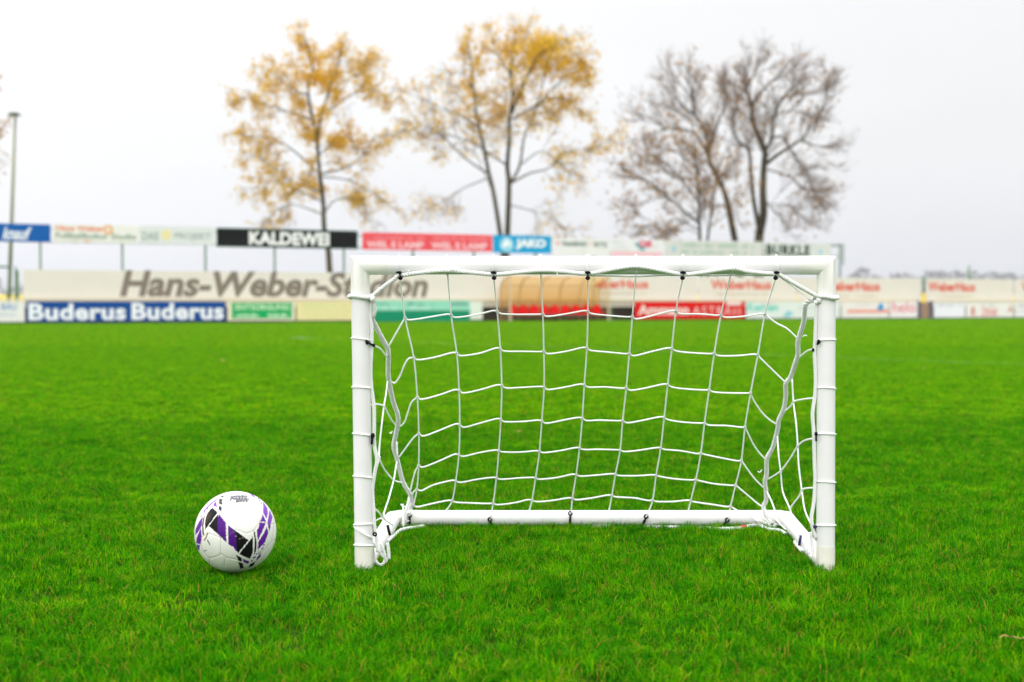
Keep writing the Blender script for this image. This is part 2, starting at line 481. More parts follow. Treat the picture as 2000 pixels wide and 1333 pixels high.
goal = empty('football_goal', (0.22, GY, 0.0))
tag(goal, 'small white tube training goal with a slack white net on the grass', 'goal')
GL = Vector(goal.location)
def gp(p): return Vector(p) - GL          # world -> goal local
TLc = P(703, 518.5, GY); TRc = P(1614, 518.8, GY)
zc = (TLc.z + TRc.z)/2; TLc.z = TRc.z = zc
BLc = P(711, 1095, GY); BLc.z = 0.003; BRc = P(1612.5, 1095, GY); BRc.z = 0.003
RLc = P(768, 1012, BY); RRc = P(1535, 1012, BY); RLc.z = RRc.z = 0.022; RLc.y = RRc.y = BY
def lerp(a, b, t): return a + (b-a)*t
def toward(a, b, d): return a + (b-a).normalized()*d
JL = 0.076
def part(name, path, r, m):
    q = MB(); q.mitre([gp(p) for p in path], r); 
    o = q.build(name, m, goal, smooth=True)
    md = o.modifiers.new('edge', 'EDGE_SPLIT'); md.split_angle = R(40)
    return o
part('crossbar', [toward(TLc, TRc, JL), toward(TRc, TLc, JL)], TR, m_white)
for a, b_ in ((TLc, BLc), (TRc, BRc)):
    part('post', [toward(a, b_, JL), toward(b_, a, 0.055)], TR, m_white)
part('corner_joint', [toward(TLc, BLc, JL), TLc, toward(TLc, TRc, JL)], TR+0.0006, m_joint)
part('corner_joint', [toward(TRc, BRc, JL), TRc, toward(TRc, TLc, JL)], TR+0.0006, m_joint)
m_foot = mat('cream_foot_plastic', (0.79, 0.76, 0.70), rough=0.4, var=0.03, scale=9, stain=((0.38, 0.36, 0.2), 26.0, 0.35))
part('corner_joint', [toward(BLc, TLc, 0.055), BLc, toward(BLc, RLc, 0.08)], TR+0.0006, m_foot)
part('corner_joint', [toward(BRc, TRc, 0.055), BRc, toward(BRc, RRc, 0.08)], TR+0.0006, m_foot)
for a, b_ in ((BLc, RLc), (BRc, RRc)):
    part('side_bar', [toward(a, b_, 0.08), toward(b_, a, 0.07)], TR, m_white)
part('corner_joint', [toward(RLc, BLc, 0.07), lerp(toward(RLc, BLc, 0.022), toward(RLc, RRc, 0.022), 0.0), lerp(RLc, toward(RLc, RRc, 0.022), 1.0), toward(RLc, RRc, 0.085)], TR+0.0006, m_joint)
part('corner_joint', [toward(RRc, BRc, 0.07), toward(RRc, BRc, 0.022), toward(RRc, RLc, 0.022), toward(RRc, RLc, 0.085)], TR+0.0006, m_joint)
rear = part('rear_bar', [toward(RLc, RRc, 0.085), toward(RRc, RLc, 0.085)], TR, m_white)

# net: surfaces of the real goal, points are read on them
ZT = zc - TR; ZB = 0.048
def back(u, v, lift=0.0):
    """on the sloping rear panel from the crossbar down to the rear bar"""
    d = ray(u, v)
    n = Vector((0, (ZT-ZB), (BY-0.01-(GY+0.01))))
    n.normalize()
    p0 = Vector((0, GY+0.01, ZT))
    t = (p0 - Vector((0,0,CAMH))).dot(n)/d.dot(n)
    p = Vector((0,0,CAMH)) + d*t
    return p
def onY(Y): return lambda u, v: P(u, v, Y)

net = MB()       # fine cords
ropes = MB()     # laid edge ropes
def cord(pts, r=0.0025, n=5, sm=5):
    net.tube(catmull([gp(p) for p in pts], sm), r, n)
def laid(pts, R0=0.0030, r=0.0034, pitch=0.026, sm=8):
    """rope laid from three strands"""
    c = catmull([gp(p) for p in pts], sm)
    # resample finely
    L = [0.0]
    for i in range(1, len(c)): L.append(L[-1] + (c[i]-c[i-1]).length)
    n = max(6, int(L[-1]/0.0035))
    fine = []
    j = 0
    for i in range(n+1):
        s = L[-1]*i/n
        while j < len(L)-2 and L[j+1] < s: j += 1
        t = (s-L[j])/max(1e-9, L[j+1]-L[j])
        fine.append((c[j].lerp(c[j+1], min(1, max(0, t))), s))
    ref = None
    strands = [[], [], []]
    for i, (p, s) in enumerate(fine):
        a = fine[max(0, i-1)][0]; b = fine[min(n, i+1)][0]
        t = (b-a).normalized() if (b-a).length > 1e-9 else Vector((0,0,1))
        u = t.cross(Vector((0,1,0.13))); u = u.normalized() if u.length > 1e-6 else Vector((1,0,0))
        w_ = t.cross(u)
        for k in range(3):
            ang = 2*math.pi*(s/pitch + k/3)
            strands[k].append(p + (u*math.cos(ang) + w_*math.sin(ang))*R0)
    for st in strands: ropes.tube(st, r, 6)

rows = [
 [(791,621),(881,616),(971,609),(1060,614),(1148,609),(1235,619),(1320,609),(1408,616),(1494,615)],
 [(808,699),(892,691),(977,682),(1062,687),(1146,681),(1229,691),(1312,682),(1395,691),(1480,694)],
 [(815,776),(896.5,763.6),(979.7,754),(1062.5,757),(1141,752.5),(1223,758.5),(1304,752.5),(1385,762),(1466,768)],
 [(818,847.6),(897.7,830.5),(978,820),(1058,822.8),(1137,817.7),(1216,822),(1297,816.5),(1376,826.7),(1455,834.5)],
 [(817.6,910),(896,889),(974,880.7),(1053.5,882),(1131.8,876),(1211,880),(1290.4,876),(1368.7,886),(1448,900)],
 [(814,956),(890,940),(969.5,934),(1046,934),(1125,928),(1202,927),(1281.4,929),(1359,937.6),(1436.7,948)],
 [(807,987.6),(883,979),(963,983.5),(1039,977.5),(1118,974),(1195,968.5),(1274.6,977.5),(1349,978.6),(1426.8,989.4)]]
tops = [(780,540),(874,534),(964,541),(1056,535),(1148,541),(1242,536),(1334,541),(1428,535),(1516,541)]
bots = [(799,1006),(871,997.5),(958,1012),(1033,998.5),(1115,1003),(1190,995),(1264,1006),(1344,999),(1421,1013)]
for c in range(9):
    pts = [P(tops[c][0], tops[c][1], GY-0.012)] + [back(*rows[r][c]) for r in range(7)]
    bu, bv = bots[c]
    if bv > 999: pts.append(P(bu, bv, BY-TR-0.003))
    else: pts += [P(bu, bv, BY-0.006), P(bu-2, 998, BY+0.012)]
    cord(pts, 0.0022)
for r in range(7):
    pts = []
    for c in range(9):
        u, v = rows[r][c]
        k = 1.0 if r < 4 else 0.6
        if c > 0: pts.append(back(u-9, v + (-1.5*k if v <= rows[r][c-1][1]+4 else 0.5)))
        pts.append(back(u, v))
        if c < 8:
            pts.append(back(u+10, v+4.5*k))
            u2, v2 = rows[r][c+1]
            pts.append(back((u+u2)/2 + random.uniform(-6,6), (v+v2)/2 + 2.2*k + random.uniform(-1.5,1.5)))
    cord(pts, sm=4)
    for c in range(9):
        net.ball(gp(back(*rows[r][c])), 0.0046, 7, 5, sc=(1, 0.8, 1.2))

# crossbar: rope, loops and ties
toprope = [(775,542),(782,539),(825,532.5),(872,529),(920,532.5),(964,536.5),(1000,534),(1055,529),(1100,531),(1148,535),(1200,526),(1242,521),(1288,528),(1334,536.5),(1375,532.5),(1430,525),(1462,531),(1515,536),(1525,539)]
fr = GY - TR - 0.004
laid([P(728, 578, GY-0.012)] + [P(750, 560, GY-0.018)] + [P(u, v, fr if v < 537 else GY-0.02) for u, v in toprope] + [P(1560,559,GY-0.018), P(1597,580,GY-0.012)])
cord([P(773,539,GY-0.02), P(748,560,GY-0.012), P(726,579,GY-0.01)], 0.0018)
cord([P(1523,541,GY-0.02), P(1552,563,GY-0.012), P(1582,586,GY-0.008)], 0.0019)
cord([P(1150,539,GY), P(1196,539.5,GY+0.01), P(1242,541,GY+0.012), P(1290,538.5,GY+0.01), P(1334,538,GY)], 0.0021)
cord([P(1340,538,GY), P(1390,539,GY+0.01), P(1428,538.5,GY+0.012), P(1470,538.5,GY+0.01), P(1512,539,GY)], 0.0019)
for i, u in enumerate((780,873,964,1056,1148,1242,1334,1428,1516)):
    c = gp(P(u, 518.7, GY)); c.z = zc - GL.z
    net.ring(c, (1, random.uniform(-0.05,0.05), 0.0), TR+0.0012, 0.0017, 36, 5)
    net.ball(c + Vector((0,0,TR+0.002)), 0.0034, 6, 5)
# short tufts of frayed cord on the rope
for u, v, du, dv in ((797,535,3,-6),(878,530,16,-4),(1088,533,2,6),(1437,525,3,-8),(766,843,-5,4),(1568,658,8,-3),(1488,918,-8,5)):
    Yq = fr-0.004 if v < 600 else back(u, v).y
    cord([P(u,v,Yq), P(u+du*0.5, v+dv, Yq-0.003), P(u+du, v+dv*0.6, Yq)], 0.0014)

# posts: rope turns
def turn(u, v, r, tilt=0.0, dY=0.0):
    top = TLc if u < 1000 else TRc; bot = BLc if u < 1000 else BRc
    z = P(u, v, GY-TR).z
    t = (top.z - z)/(top.z - bot.z)
    c = lerp(top, bot, t)
    return c
for u, v, tl in ((705,664,0.13),(705,759,0.06),(706,851,0.12),(708,934,0.10),(710,1027,-0.05),(711,1043,0.62),(711,1068,0.03),(1614,666,-0.05),(1614,760,0.05),(1613,850,0.03),(1613,944,0.06),(1613,1029,0.0)):
    c = gp(turn(u, v, 0))
    net.ring(c, (tl, 0.12, 1), TR*(1.06 if abs(tl) < 0.3 else 1.22), 0.0023, 36, 6)
for u, v in ((705,580),(1614,581)):
    c = turn(u, v, 0)
    pts = []
    for k in range(0, 31):
        a = 2*math.pi*k/30
        pts.append(c + Vector((math.cos(a)*(TR+0.005), math.sin(a)*(TR+0.005), 0.003*math.sin(2*a))))
    laid(pts, 0.0028, 0.0031, sm=2)
for u, v in ((727,583),(1600,586)):
    ropes.ball(gp(P(u, v, GY-0.016)), 0.0085, 10, 7, sc=(1, 0.9, 1.15))
    ropes.ball(gp(P(u+(3 if u<1000 else -6), v+5, GY-0.014)), 0.0062, 9, 6)

# laces along the posts (A) and the rear edge ropes of the side panels (B)
LA_ = [(726,585),(722,600),(723,622),(726,643),(726,675),(724,721),(725,753),(730,791),(731,829),(731,869),(736,899),(731.5,926),(727.5,956),(729,988),(731,1024),(735,1050),(738,1078)]
RA_ = [(1600,587),(1597,593),(1594,607),(1593,636),(1592,661),(1591,690),(1593,735),(1592,770),(1587,807),(1589,840),(1590,870),(1591,910),(1592,935),(1590,977),(1585,1012),(1588,1036),(1594,1052)]
LB_ = [(724,590),(724,615),(736,642),(748,665),(757.5,683),(758.5,704),(758,732),(762,757),(768,785),(776,808),(777.5,826),(772,853),(769,875),(776,899),(784,932),(790,948),(800,964),(803,978),(798,995)]
RB_ = [(1597,586),(1582,588),(1572.6,597),(1571.5,613),(1569.5,630),(1562,654),(1558,670),(1558.5,692),(1553,710),(1544,737),(1535,749),(1534.7,775),(1530.7,799),(1521,821),(1518.5,840),(1509,875),(1498,896),(1497,926),(1494,940),(1496,960),(1496,978),(1491,989),(1494,1002),(1505,1020)]
def edgeB(u, v):
    vv = min(max(v, 590), 1000)
    t = (vv-585)/(985-585.0)
    return P(u, v, GY + 0.0 + min(1, max(0, t))*(BY-0.03-GY))
def interp(curve, v):
    vs = [p[1] for p in curve]; us = [p[0] for p in curve]
    return float(np.interp(v, vs, us))
def sideP(A, B, u, v):
    ua = interp(A, v); ub = interp(B, min(v, 985))
    f = (u-ua)/(ub-ua) if abs(ub-ua) > 2 else 0.5
    f = min(1.05, max(0, f))
    ya = GY-0.004; yb = edgeB(u, v).y
    return P(u, v, ya + (yb-ya)*f)
laid([P(u, v, GY-0.004) for u, v in LA_], 0.0026, 0.0029)
laid([P(u, v, GY-0.004) for u, v in RA_], 0.0026, 0.0029)
laid([edgeB(u, v) for u, v in LB_], 0.0035, 0.0040)
laid([edgeB(u, v) for u, v in RB_], 0.0035, 0.0040)
laid([P(729,588,GY-0.012), P(732.5,603,GY-0.006), P(731,615,GY), P(727,624,GY+0.02)], 0.0024, 0.0027)
# extra cord twisted along the edge ropes
for crv in (LB_, RB_):
    cord([edgeB(u + 2.5*math.sin(i*1.7), v + 2) + Vector((0,-0.004,0)) for i, (u, v) in enumerate(crv)], 0.0026)
Lside = [
 [(730,675),(742,681),(750,690),(756,698)],
 [(724,791),(736,790),(750,794),(758,808),(766,822),(772,830)],
 [(757,745),(754,770),(750,794),(745,835),(741,875),(740,896),(734,920),(727.5,936)],
 [(775,864),(776,894),(772,920),(769,938),(759.5,973.6),(750,1003),(751.6,1016)],
 [(731.5,869),(741,896.5),(752,918),(769,938),(786,943)],
 [(727,990),(740,1001),(750,1014),(767,1026)],
 [(722,628),(718,640)]]
Rside = [
 [(1587,682),(1576.6,686),(1562,697)],
 [(1547,741),(1549.6,786),(1555,829),(1558,872),(1560,910),(1566,958.6),(1572,997),(1584,1024),(1595,1048)],
 [(1590,777.7),(1571,780),(1551,784.4),(1544,794),(1533,803)],
 [(1585,857),(1571,861),(1558,872),(1541.5,899),(1524,921),(1501,935.6)],
 [(1518.5,853),(1521,891),(1525,923.5),(1529,961),(1543,995),(1550,1024),(1560,1050)],
 [(1587,953),(1567,956),(1562,968),(1547,988),(1543,995)],
 [(1498,961),(1507,980),(1513,997),(1517,1016),(1534,1034)]]
for s in Lside: cord([sideP(LA_, LB_, u, v) for u, v in s])
for s in Rside: cord([sideP(RA_, RB_, u, v) for u, v in s])
for u, v in ((750,794),(741,894),(769,938)): net.ball(gp(sideP(LA_, LB_, u, v)), 0.0042, 7, 5)
for u, v in ((1551,784),(1558,872),(1525,922),(1567,957),(1543,995)): net.ball(gp(sideP(RA_, RB_, u, v)), 0.0042, 7, 5)
Llink = [[(791,621),(775,649),(759.5,676)], [(808,699),(798,701),(790,713),(781,735),(772,748),(765,747)],
 [(815,776),(804,786),(797,805),(791,823),(783,832),(777,830)], [(818,847),(808,855),(795,872),(779,894)],
 [(817.6,910),(811,922),(806,940),(802,958)], [(814,956),(808,961),(804,970)], [(807,988),(803,998),(796.5,1008)]]
Rlink = [[(1494,615),(1517,632),(1536.5,642),(1558,662)], [(1480,694),(1490,705),(1525,739),(1534,747)],
 [(1466,768),(1471,780),(1485,802),(1500,818),(1516,829)], [(1455,834),(1471,867),(1484,886),(1497,899)],
 [(1448,900),(1468.6,929),(1482,944),(1494,955)], [(1436.7,948),(1460.5,968),(1477,982),(1491,992)], [(1426.8,989),(1437,996),(1446,1000)]]
for a in Llink + Rlink: cord([back(u, v) if i == 0 else edgeB(u, v).lerp(back(u, v), 1-i/(len(a)-1)) for i, (u, v) in enumerate(a)])
# loose tangle at both rear corners and the tail by the left foot
def gnd(u, v, lift=0.004):
    d = ray(u, v); t = (lift - CAMH)/d.z
    return Vector((0,0,CAMH)) + d*t
for s in ([(783,985),(787,989),(797,990)], [(787,985),(788,1000),(793,1015),(786,1028)], [(803,976),(800,990),(789,1017),(787,1032)], [(770,1017),(778,1020),(783,1027),(778,1035),(768,1030),(760,1028)],
          [(733,1018),(744,1013),(752,1020),(762,1030),(773,1034)], [(752,1046),(763,1044),(768,1036),(772,1028)], [(797,990),(803,1000),(795,1010)], [(763,1027),(774,1026),(784,1028),(794,1024)], [(781,1012),(786,1004),(795,998),(801,990)], [(748,1003),(757,1012),(770,1022),(786,1023),(800,1017)]):
    cord([P(u, v, BY-TR-0.006-random.uniform(0, 0.02)) for u, v in s], 0.0022)
laid([P(800,972,BY-0.035), P(797,985,BY-0.04), P(790,1005,BY-0.045), P(787,1030,BY-0.06)], 0.0026, 0.003)
laid([gnd(828,1028), gnd(800,1032), gnd(783,1036), gnd(768,1048), gnd(756,1058,0.012)], 0.0028, 0.0032)
for s in ([(727,1060),(738,1072),(744,1082),(754,1092),(753,1099)], [(728,1062),(729,1080),(734,1096),(742,1104),(750,1100),(752,1088),(748,1072),(744,1062)], [(757,1061),(759,1078),(760,1092)]):
    laid([P(u, v, GY+0.012) for u, v in s], 0.0022, 0.0026)
for s in ([(1464,1009),(1475,1013),(1488,1018),(1500,1024)], [(1480,1016),(1490,1019),(1503,1022),(1512,1020)], [(1497,1005),(1505,1012),(1517,1008),(1528,1004),(1537,1000)], [(1519,1016),(1528,1027),(1538,1036)], [(1534,1022),(1538,1030),(1537,1040)], [(1500,1015),(1510,1021),(1520,1026),(1545,1032),(1536,1037)], [(1470,1012),(1482,1020),(1478,1027)], [(1490,1012),(1498,1018),(1509,1030)]):
    cord([P(u, v, BY-TR-0.006-random.uniform(0, 0.03)) for u, v in s], 0.0022)
laid([P(1484,1018,BY-0.04), P(1495,1024,BY-0.045), P(1509,1030,BY-0.05), P(1516,1024,BY-0.045)], 0.003, 0.0035)
laid([gnd(1225,1029,-0.008), gnd(1300,1030,-0.001), gnd(1360,1031,-0.007), gnd(1400,1033,-0.001), gnd(1420,1033), gnd(1443,1032), gnd(1468,1027), gnd(1484,1027), gnd(1501,1034), gnd(1521,1036), gnd(1535,1043)], 0.0028, 0.0032)
laid([gnd(1140,1029,-0.008), gnd(1175,1028.5,-0.002), gnd(1225,1029,-0.008)], 0.0024, 0.003)
laid([gnd(1552,1059), gnd(1558,1067), gnd(1567,1077)], 0.0028, 0.0033)
laid([P(1583,1040,GY+0.03), P(1586,1066,GY+0.02), P(1588,1090,GY+0.01), P(1582,1084,GY+0.015)], 0.0022, 0.0026)
netobj = net.build('net', m_net, goal, smooth=True)
ropes.build('edge_rope', m_net, netobj, smooth=True)
q = MB(); q.tube([gp(gnd(1444,1031.5)), gp(gnd(1456,1029.5))], 0.0072, 8); q.build('red_tape', m_red, netobj, smooth=True)

# black cable ties under the crossbar, on the posts and along the rear bar
def tie(parts, m=m_black):
    q = MB()
    for kind, *a in parts:
        if kind == 'b': q.ball(gp(a[0]), a[1]*1.06, 8, 6, sc=a[2])
        elif kind == 't': q.tube([gp(p) for p in a[0]], a[1]*1.35, 6)
        elif kind == 'r': q.ring(gp(a[0]), a[1], a[2], a[3], 16, 6)
    return q.build('cable_tie', m, netobj, smooth=True)
for i, u in enumerate((779,964,1148,1334,1517)):
    dx = (3, 1, 0, -1, -2)[i]
    Yt = GY-TR-0.008
    tie([('r', P(u, 533, Yt), (0.15, 0.1, 1), 0.0062, 0.0024), ('b', P(u, 532.5, Yt-0.004), 0.0062, (1.1, 0.7, 0.62)),
         ('b', P(u+dx, 543.5, Yt+0.004), 0.0062, (1, 0.8, 0.85)), ('t', [P(u+dx*0.5, 535, Yt), P(u+dx, 541, Yt+0.002)], 0.0016)])
tie([('r', P(716,668,GY-0.018), (1, 0.2, 0.3), 0.005, 0.003), ('b', P(717,669,GY-0.018), 0.005, (1, 1, 1.1)), ('b', P(730,675,GY-0.01), 0.0045, (1, 1, 1)), ('t', [P(718,669,GY-0.016), P(731,676,GY-0.01)], 0.002)])
tie([('b', P(728,851,GY-0.016), 0.0062, (0.9, 0.8, 1.1)), ('t', [P(727,850,GY-0.016), P(726,868,GY-0.014)], 0.0024)])
tie([('b', P(1599,668,GY-0.022), 0.0052, (0.9, 0.8, 1.2)), ('t', [P(1600,666,GY-0.022), P(1596,674,GY-0.02)], 0.0022)])
tie([('b', P(1588,684,GY-0.008), 0.0042, (0.8, 0.8, 1.2))])
tie([('b', P(1594,848,GY-0.02), 0.005, (0.9, 0.8, 1.2)), ('t', [P(1594,848,GY-0.02), P(1594,862,GY-0.018)], 0.002)])
tie([('b', P(1592,1029,GY-0.018), 0.0055, (1, 0.8, 1))], m_blue)
tie([('r', P(732,1044,GY-0.024), (0.2, 1, 0.1), 0.0042, 0.0024)])
for pts, m in (([(757,1026),(759,1036),(762,1046)], m_black), ([(1564,1046),(1562.5,1056),(1561,1066)], m_blue)):
    tie([('t', [P(u, v, GY+0.26) for u, v in pts], 0.0032)], m)
# hooks on the rear bar
for u, v, u2, v2 in ((800,1007,800,1023),(957,1015,960,1028),(1114,1003,1113,1026),(1262,1009,1254.5,1028),(1420.5,1016,1410,1030)):
    q = MB(); Yh = BY-TR-0.005
    q.ring(gp(P(u, v, Yh)), (0, 1, 0.1), 0.0056, 0.0026, 16, 6, arc=(0.4, 5.6))
    q.tube([gp(P(u, v+3, Yh)), gp(P((u+u2)/2, (v+v2)/2, Yh-0.001)), gp(P(u2, v2, Yh+0.004))], [0.0030, 0.0042, 0.0038], 6)
    q.build('hook', m_black, rear, smooth=True)

# ------------------------------------------------------------------ the ball
BR = 0.1065; BD = FPX/742.0
bc = P(460, 1040, BD); bc.z = BR - 0.001
m_ball, nt, out = new_mat('ball_leather')
bb_ = nt.nodes.new('ShaderNodeBsdfPrincipled'); nt.links.new(bb_.outputs[0], out.inputs[0])
bb_.inputs['Roughness'].default_value = 0.38; bb_.inputs['Specular IOR Level'].default_value = 0.12
va = nt.nodes.new('ShaderNodeAttribute'); va.attribute_name = 'print'
tcn = nt.nodes.new('ShaderNodeTexCoord'); nz = nt.nodes.new('ShaderNodeTexNoise'); nz.inputs['Scale'].default_value = 22; nz.inputs['Detail'].default_value = 8
nt.links.new(tcn.outputs['Object'], nz.inputs['Vector'])
mrn = nt.nodes.new('ShaderNodeMapRange'); mrn.inputs[1].default_value = 0.55; mrn.inputs[2].default_value = 0.8; mrn.inputs[3].default_value = 0; mrn.inputs[4].default_value = 0.16
nt.links.new(nz.outputs['Fac'], mrn.inputs[0])
dmx = nt.nodes.new('ShaderNodeMix'); dmx.data_type = 'RGBA'; dmx.inputs[7].default_value = (0.35, 0.27, 0.13, 1)
nt.links.new(mrn.outputs[0], dmx.inputs[0]); nt.links.new(va.outputs['Color'], dmx.inputs[6]); nt.links.new(dmx.outputs[2], bb_.inputs['Base Color'])
vn = nt.nodes.new('ShaderNodeTexVoronoi'); vn.inputs['Scale'].default_value = 420; nt.links.new(tcn.outputs['Object'], vn.inputs['Vector'])
bpn = nt.nodes.new('ShaderNodeBump'); bpn.inputs['Strength'].default_value = 0.15; bpn.inputs['Distance'].default_value = 0.0006
nt.links.new(vn.outputs['Distance'], bpn.inputs['Height']); nt.links.new(bpn.outputs[0], bb_.inputs['Normal'])

import bmesh
bm = bmesh.new(); bmesh.ops.create_icosphere(bm, subdivisions=7, radius=1.0)
me = bpy.data.meshes.new('football'); bm.to_mesh(me); bm.free()
nv = len(me.vertices); cov = np.zeros(nv*3); me.vertices.foreach_get('co', cov); cov = cov.reshape(-1, 3)
wv = (Vector((0,0,CAMH)) - bc).normalized(); rv = Vector((0,0,1)).cross(wv).normalized() ; uv_ = wv.cross(rv)
bx = cov @ np.array(rv); by = cov @ np.array(uv_); bw = cov @ np.array(wv)
X = np.where(bw >= 0, bx, -bx); Yv = by
CX = 728 + 478*X; CY = 728 - 478*Yv           # drawing coordinates of the print
def inpoly(poly):
    ins = np.zeros(nv, bool); j = len(poly)-1
    for i in range(len(poly)):
        xi, yi = poly[i]; xj, yj = poly[j]
        if yi != yj:
            c = ((yi > CY) != (yj > CY)) & (CX < (xj-xi)*(CY-yi)/(yj-yi) + xi)
            ins ^= c
        j = i
    return ins
def near(line):
    dmin = np.full(nv, 1e9)
    for (x0, y0), (x1, y1) in zip(line[:-1], line[1:]):
        dx, dy = x1-x0, y1-y0
        t = np.clip(((CX-x0)*dx + (CY-y0)*dy)/(dx*dx+dy*dy), 0, 1)
        dmin = np.minimum(dmin, np.hypot(CX-x0-t*dx, CY-y0-t*dy))
    return dmin
colr = np.tile(np.array([0.80, 0.79, 0.76]), (nv, 1))
BLK = (0.008, 0.008, 0.010); PUR = (0.115, 0.014, 0.30); PU2 = (0.075, 0.008, 0.20); LIL = (0.22, 0.06, 0.50); SLT = (0.035, 0.03, 0.05)
polys = [
 (BLK, [(462,440),(527,500),(383,695),(380,620),(390,555),(410,500)]),
 (BLK, [(533,515),(527,600),(525,745),(422,655)]),
 (PU2, [(540,515),(618,620),(625,850),(525,745),(527,590)]),
 (PU2, [(643,650),(715,705),(735,790),(748,965),(700,900),(645,868)]),
 (BLK, [(712,703),(875,830),(755,978),(745,960),(735,870),(735,780)]),
 (BLK, [(925,790),(925,970),(890,1045),(765,985)]),
 (BLK, [(933,730),(950,733),(968,850),(962,950),(945,1000),(938,990),(945,900),(945,820)]),
 (BLK, [(392,508),(374,560),(362,650),(370,760),(352,742),(347,640),(360,560)]),
 (LIL, [(1050,380),(1100,465),(1105,520),(1085,590),(1050,520)]),
 (LIL, [(1125,480),(1160,570),(1130,665),(1095,635),(1110,560)]),
 (PUR, [(1045,535),(1078,620),(1013,620),(1030,580)]),
 (PUR, [(1010,630),(1077,636),(1030,740),(983,840),(970,730)]),
 (PUR, [(1088,680),(1105,750),(1065,860),(985,942),(988,852),(1050,760)]),
 (PUR, [(1098,640),(1135,665),(1115,745),(1107,690)]),
 (PUR, [(1020,985),(1015,1025),(960,1080),(975,1030)]),
 (PUR, [(805,1040),(885,1075),(870,1105),(820,1085)]),
 (BLK, [(727,988),(795,1030),(800,1075),(760,1062)]),
 (BLK, [(755,1075),(810,1095),(820,1150),(780,1160)]),
 (BLK, [(890,1110),(955,1075),(935,1125),(880,1150)]),
 (PUR, [(355,540),(345,640),(300,720),(265,760),(268,690),(310,600)]),
 (PUR, [(335,660),(340,770),(325,860),(275,850),(280,790)]),
 (PUR, [(278,862),(320,868),(310,940),(285,905)]),
 (LIL, [(475,395),(510,370),(515,440),(480,420)]),
 (SLT, [(540,335),(578,345),(575,415),(538,395)]),
 (SLT, [(540,420),(570,435),(568,495),(535,465)]),
 (LIL, [(355,478),(450,380),(530,328),(522,346),(445,408),(372,482)]),
 (LIL, [(890,285),(940,295),(965,345),(940,330)]),
 (SLT, [(560,305),(595,300),(590,320),(560,325)])]
for c, sx_, sy_ in ((PUR,1052,890),(PUR,1027,940),(PUR,990,985),(PUR,948,1028),(PUR,912,1070),(PUR,1010,970),(PUR,970,990),(PUR,930,1035),(PUR,1040,925),(SLT,1000,345),(SLT,1012,368),(SLT,1026,402),(LIL,410,447),(LIL,374,490),(LIL,335,537),(LIL,1040,350)):
    polys.append((c, [(sx_-11,sy_-2),(sx_+2,sy_-11),(sx_+11,sy_+2),(sx_-2,sy_+11)]))
for c, p in polys: colr[inpoly(p)] = c
# dirt streaks and blades stuck to the leather
for ln_, wd, c in (([(410,735),(400,770),(375,812)], 7, (0.2,0.09,0.03)), ([(405,810),(420,835),(438,868)], 4.5, (0.03,0.03,0.02)), ([(365,938),(398,932)], 4, (0.03,0.03,0.02)), ([(770,812),(830,795)], 2.5, (0.3,0.25,0.18)), ([(665,395),(690,385)], 3, (0.3,0.28,0.1))):
    colr[near(ln_) < wd] = c
disp = np.zeros(nv)
seams = [[(722,495),(720,640),(735,700),(860,752),(940,720),(1000,640),(1050,520)], [(725,495),(810,475),(915,455)], [(810,475),(808,440)], [(625,640),(632,770),(560,800),(555,980)],
 [(425,1025),(500,1010),(570,980),(620,1020),(745,1050)], [(425,1025),(355,950),(330,870),(345,770)], [(425,1025),(430,1090)], [(605,1030),(598,1120)], [(345,770),(430,735),(560,795)], [(632,770),(735,700)],
 [(1010,628),(1090,640),(1140,660),(1180,640)], [(1000,1010),(1100,900),(1170,838),(1200,842)], [(1145,845),(1160,780),(1180,640)], [(575,475),(620,452)], [(525,745),(560,800)], [(590,300),(575,475),(625,640)], [(940,720),(968,850),(1000,1010)]]
for s in seams:
    dm_ = near(s)
    disp -= 0.010*np.exp(-(dm_/6.5)**2)
    k = np.exp(-(dm_/3.4)**2)[:, None]*0.62
    colr = colr*(1-k) + np.array([0.30, 0.27, 0.21])*k*np.where(colr.mean(1) > 0.3, 1, 0.5)[:, None]
disp = np.maximum(disp, -0.012)
cov2 = cov*(1+disp)[:, None]*BR
me.vertices.foreach_set('co', cov2.reshape(-1).astype(np.float32))
ca = me.color_attributes.new('print', 'FLOAT_COLOR', 'POINT')
ca.data.foreach_set('color', np.concatenate([colr, np.ones((nv,1))], 1).reshape(-1).astype(np.float32))
me.polygons.foreach_set('use_smooth', np.ones(len(me.polygons), bool)); me.materials.append(m_ball); me.update()
ball = bpy.data.objects.new('football', me); COL.objects.link(ball); ball.location = bc
tag(ball, 'white football with black and purple panels lying on the grass beside the goal', 'ball')
def on_ball(cx, cy, lift):
    x = (cx-728)/478; y = (728-cy)/478; z = math.sqrt(max(0, 1-x*x-y*y))
    return (rv*x + uv_*y + wv*z)*(BR+lift)
m_ink = mat('logo_ink', (0.02, 0.015, 0.05), rough=0.4, var=0.05)
m_logow = mat('logo_white', (0.8, 0.8, 0.78), rough=0.4, var=0.02)
for bold, lift, m in ((0.13, 0.0006, m_ink), (-0.03, 0.0010, m_logow)):
    q = MB()
    for body, x0, x1, y0, y1 in (('POWER', 668, 872, 366, 318), ('SHOT', 735, 880, 392, 352)):
        tv, tf = text_geo(body, bold=bold, shear=0.15, space=1.12)
        mg = 5 if bold > 0.05 else 0
        vs = [on_ball((x0-mg) + (x1-x0+2*mg)*a, (y0+mg) + (y1-y0-2*mg)*b_ - 10*math.sin(a*3.1), lift) for a, b_ in tv]
        q.add(vs, tf)
    if bold > 0.05:
        q.add([on_ball(640,362,lift), on_ball(680,352,lift), on_ball(678,362,lift)], [(0,1,2)])
    q.build('logo', m, ball)

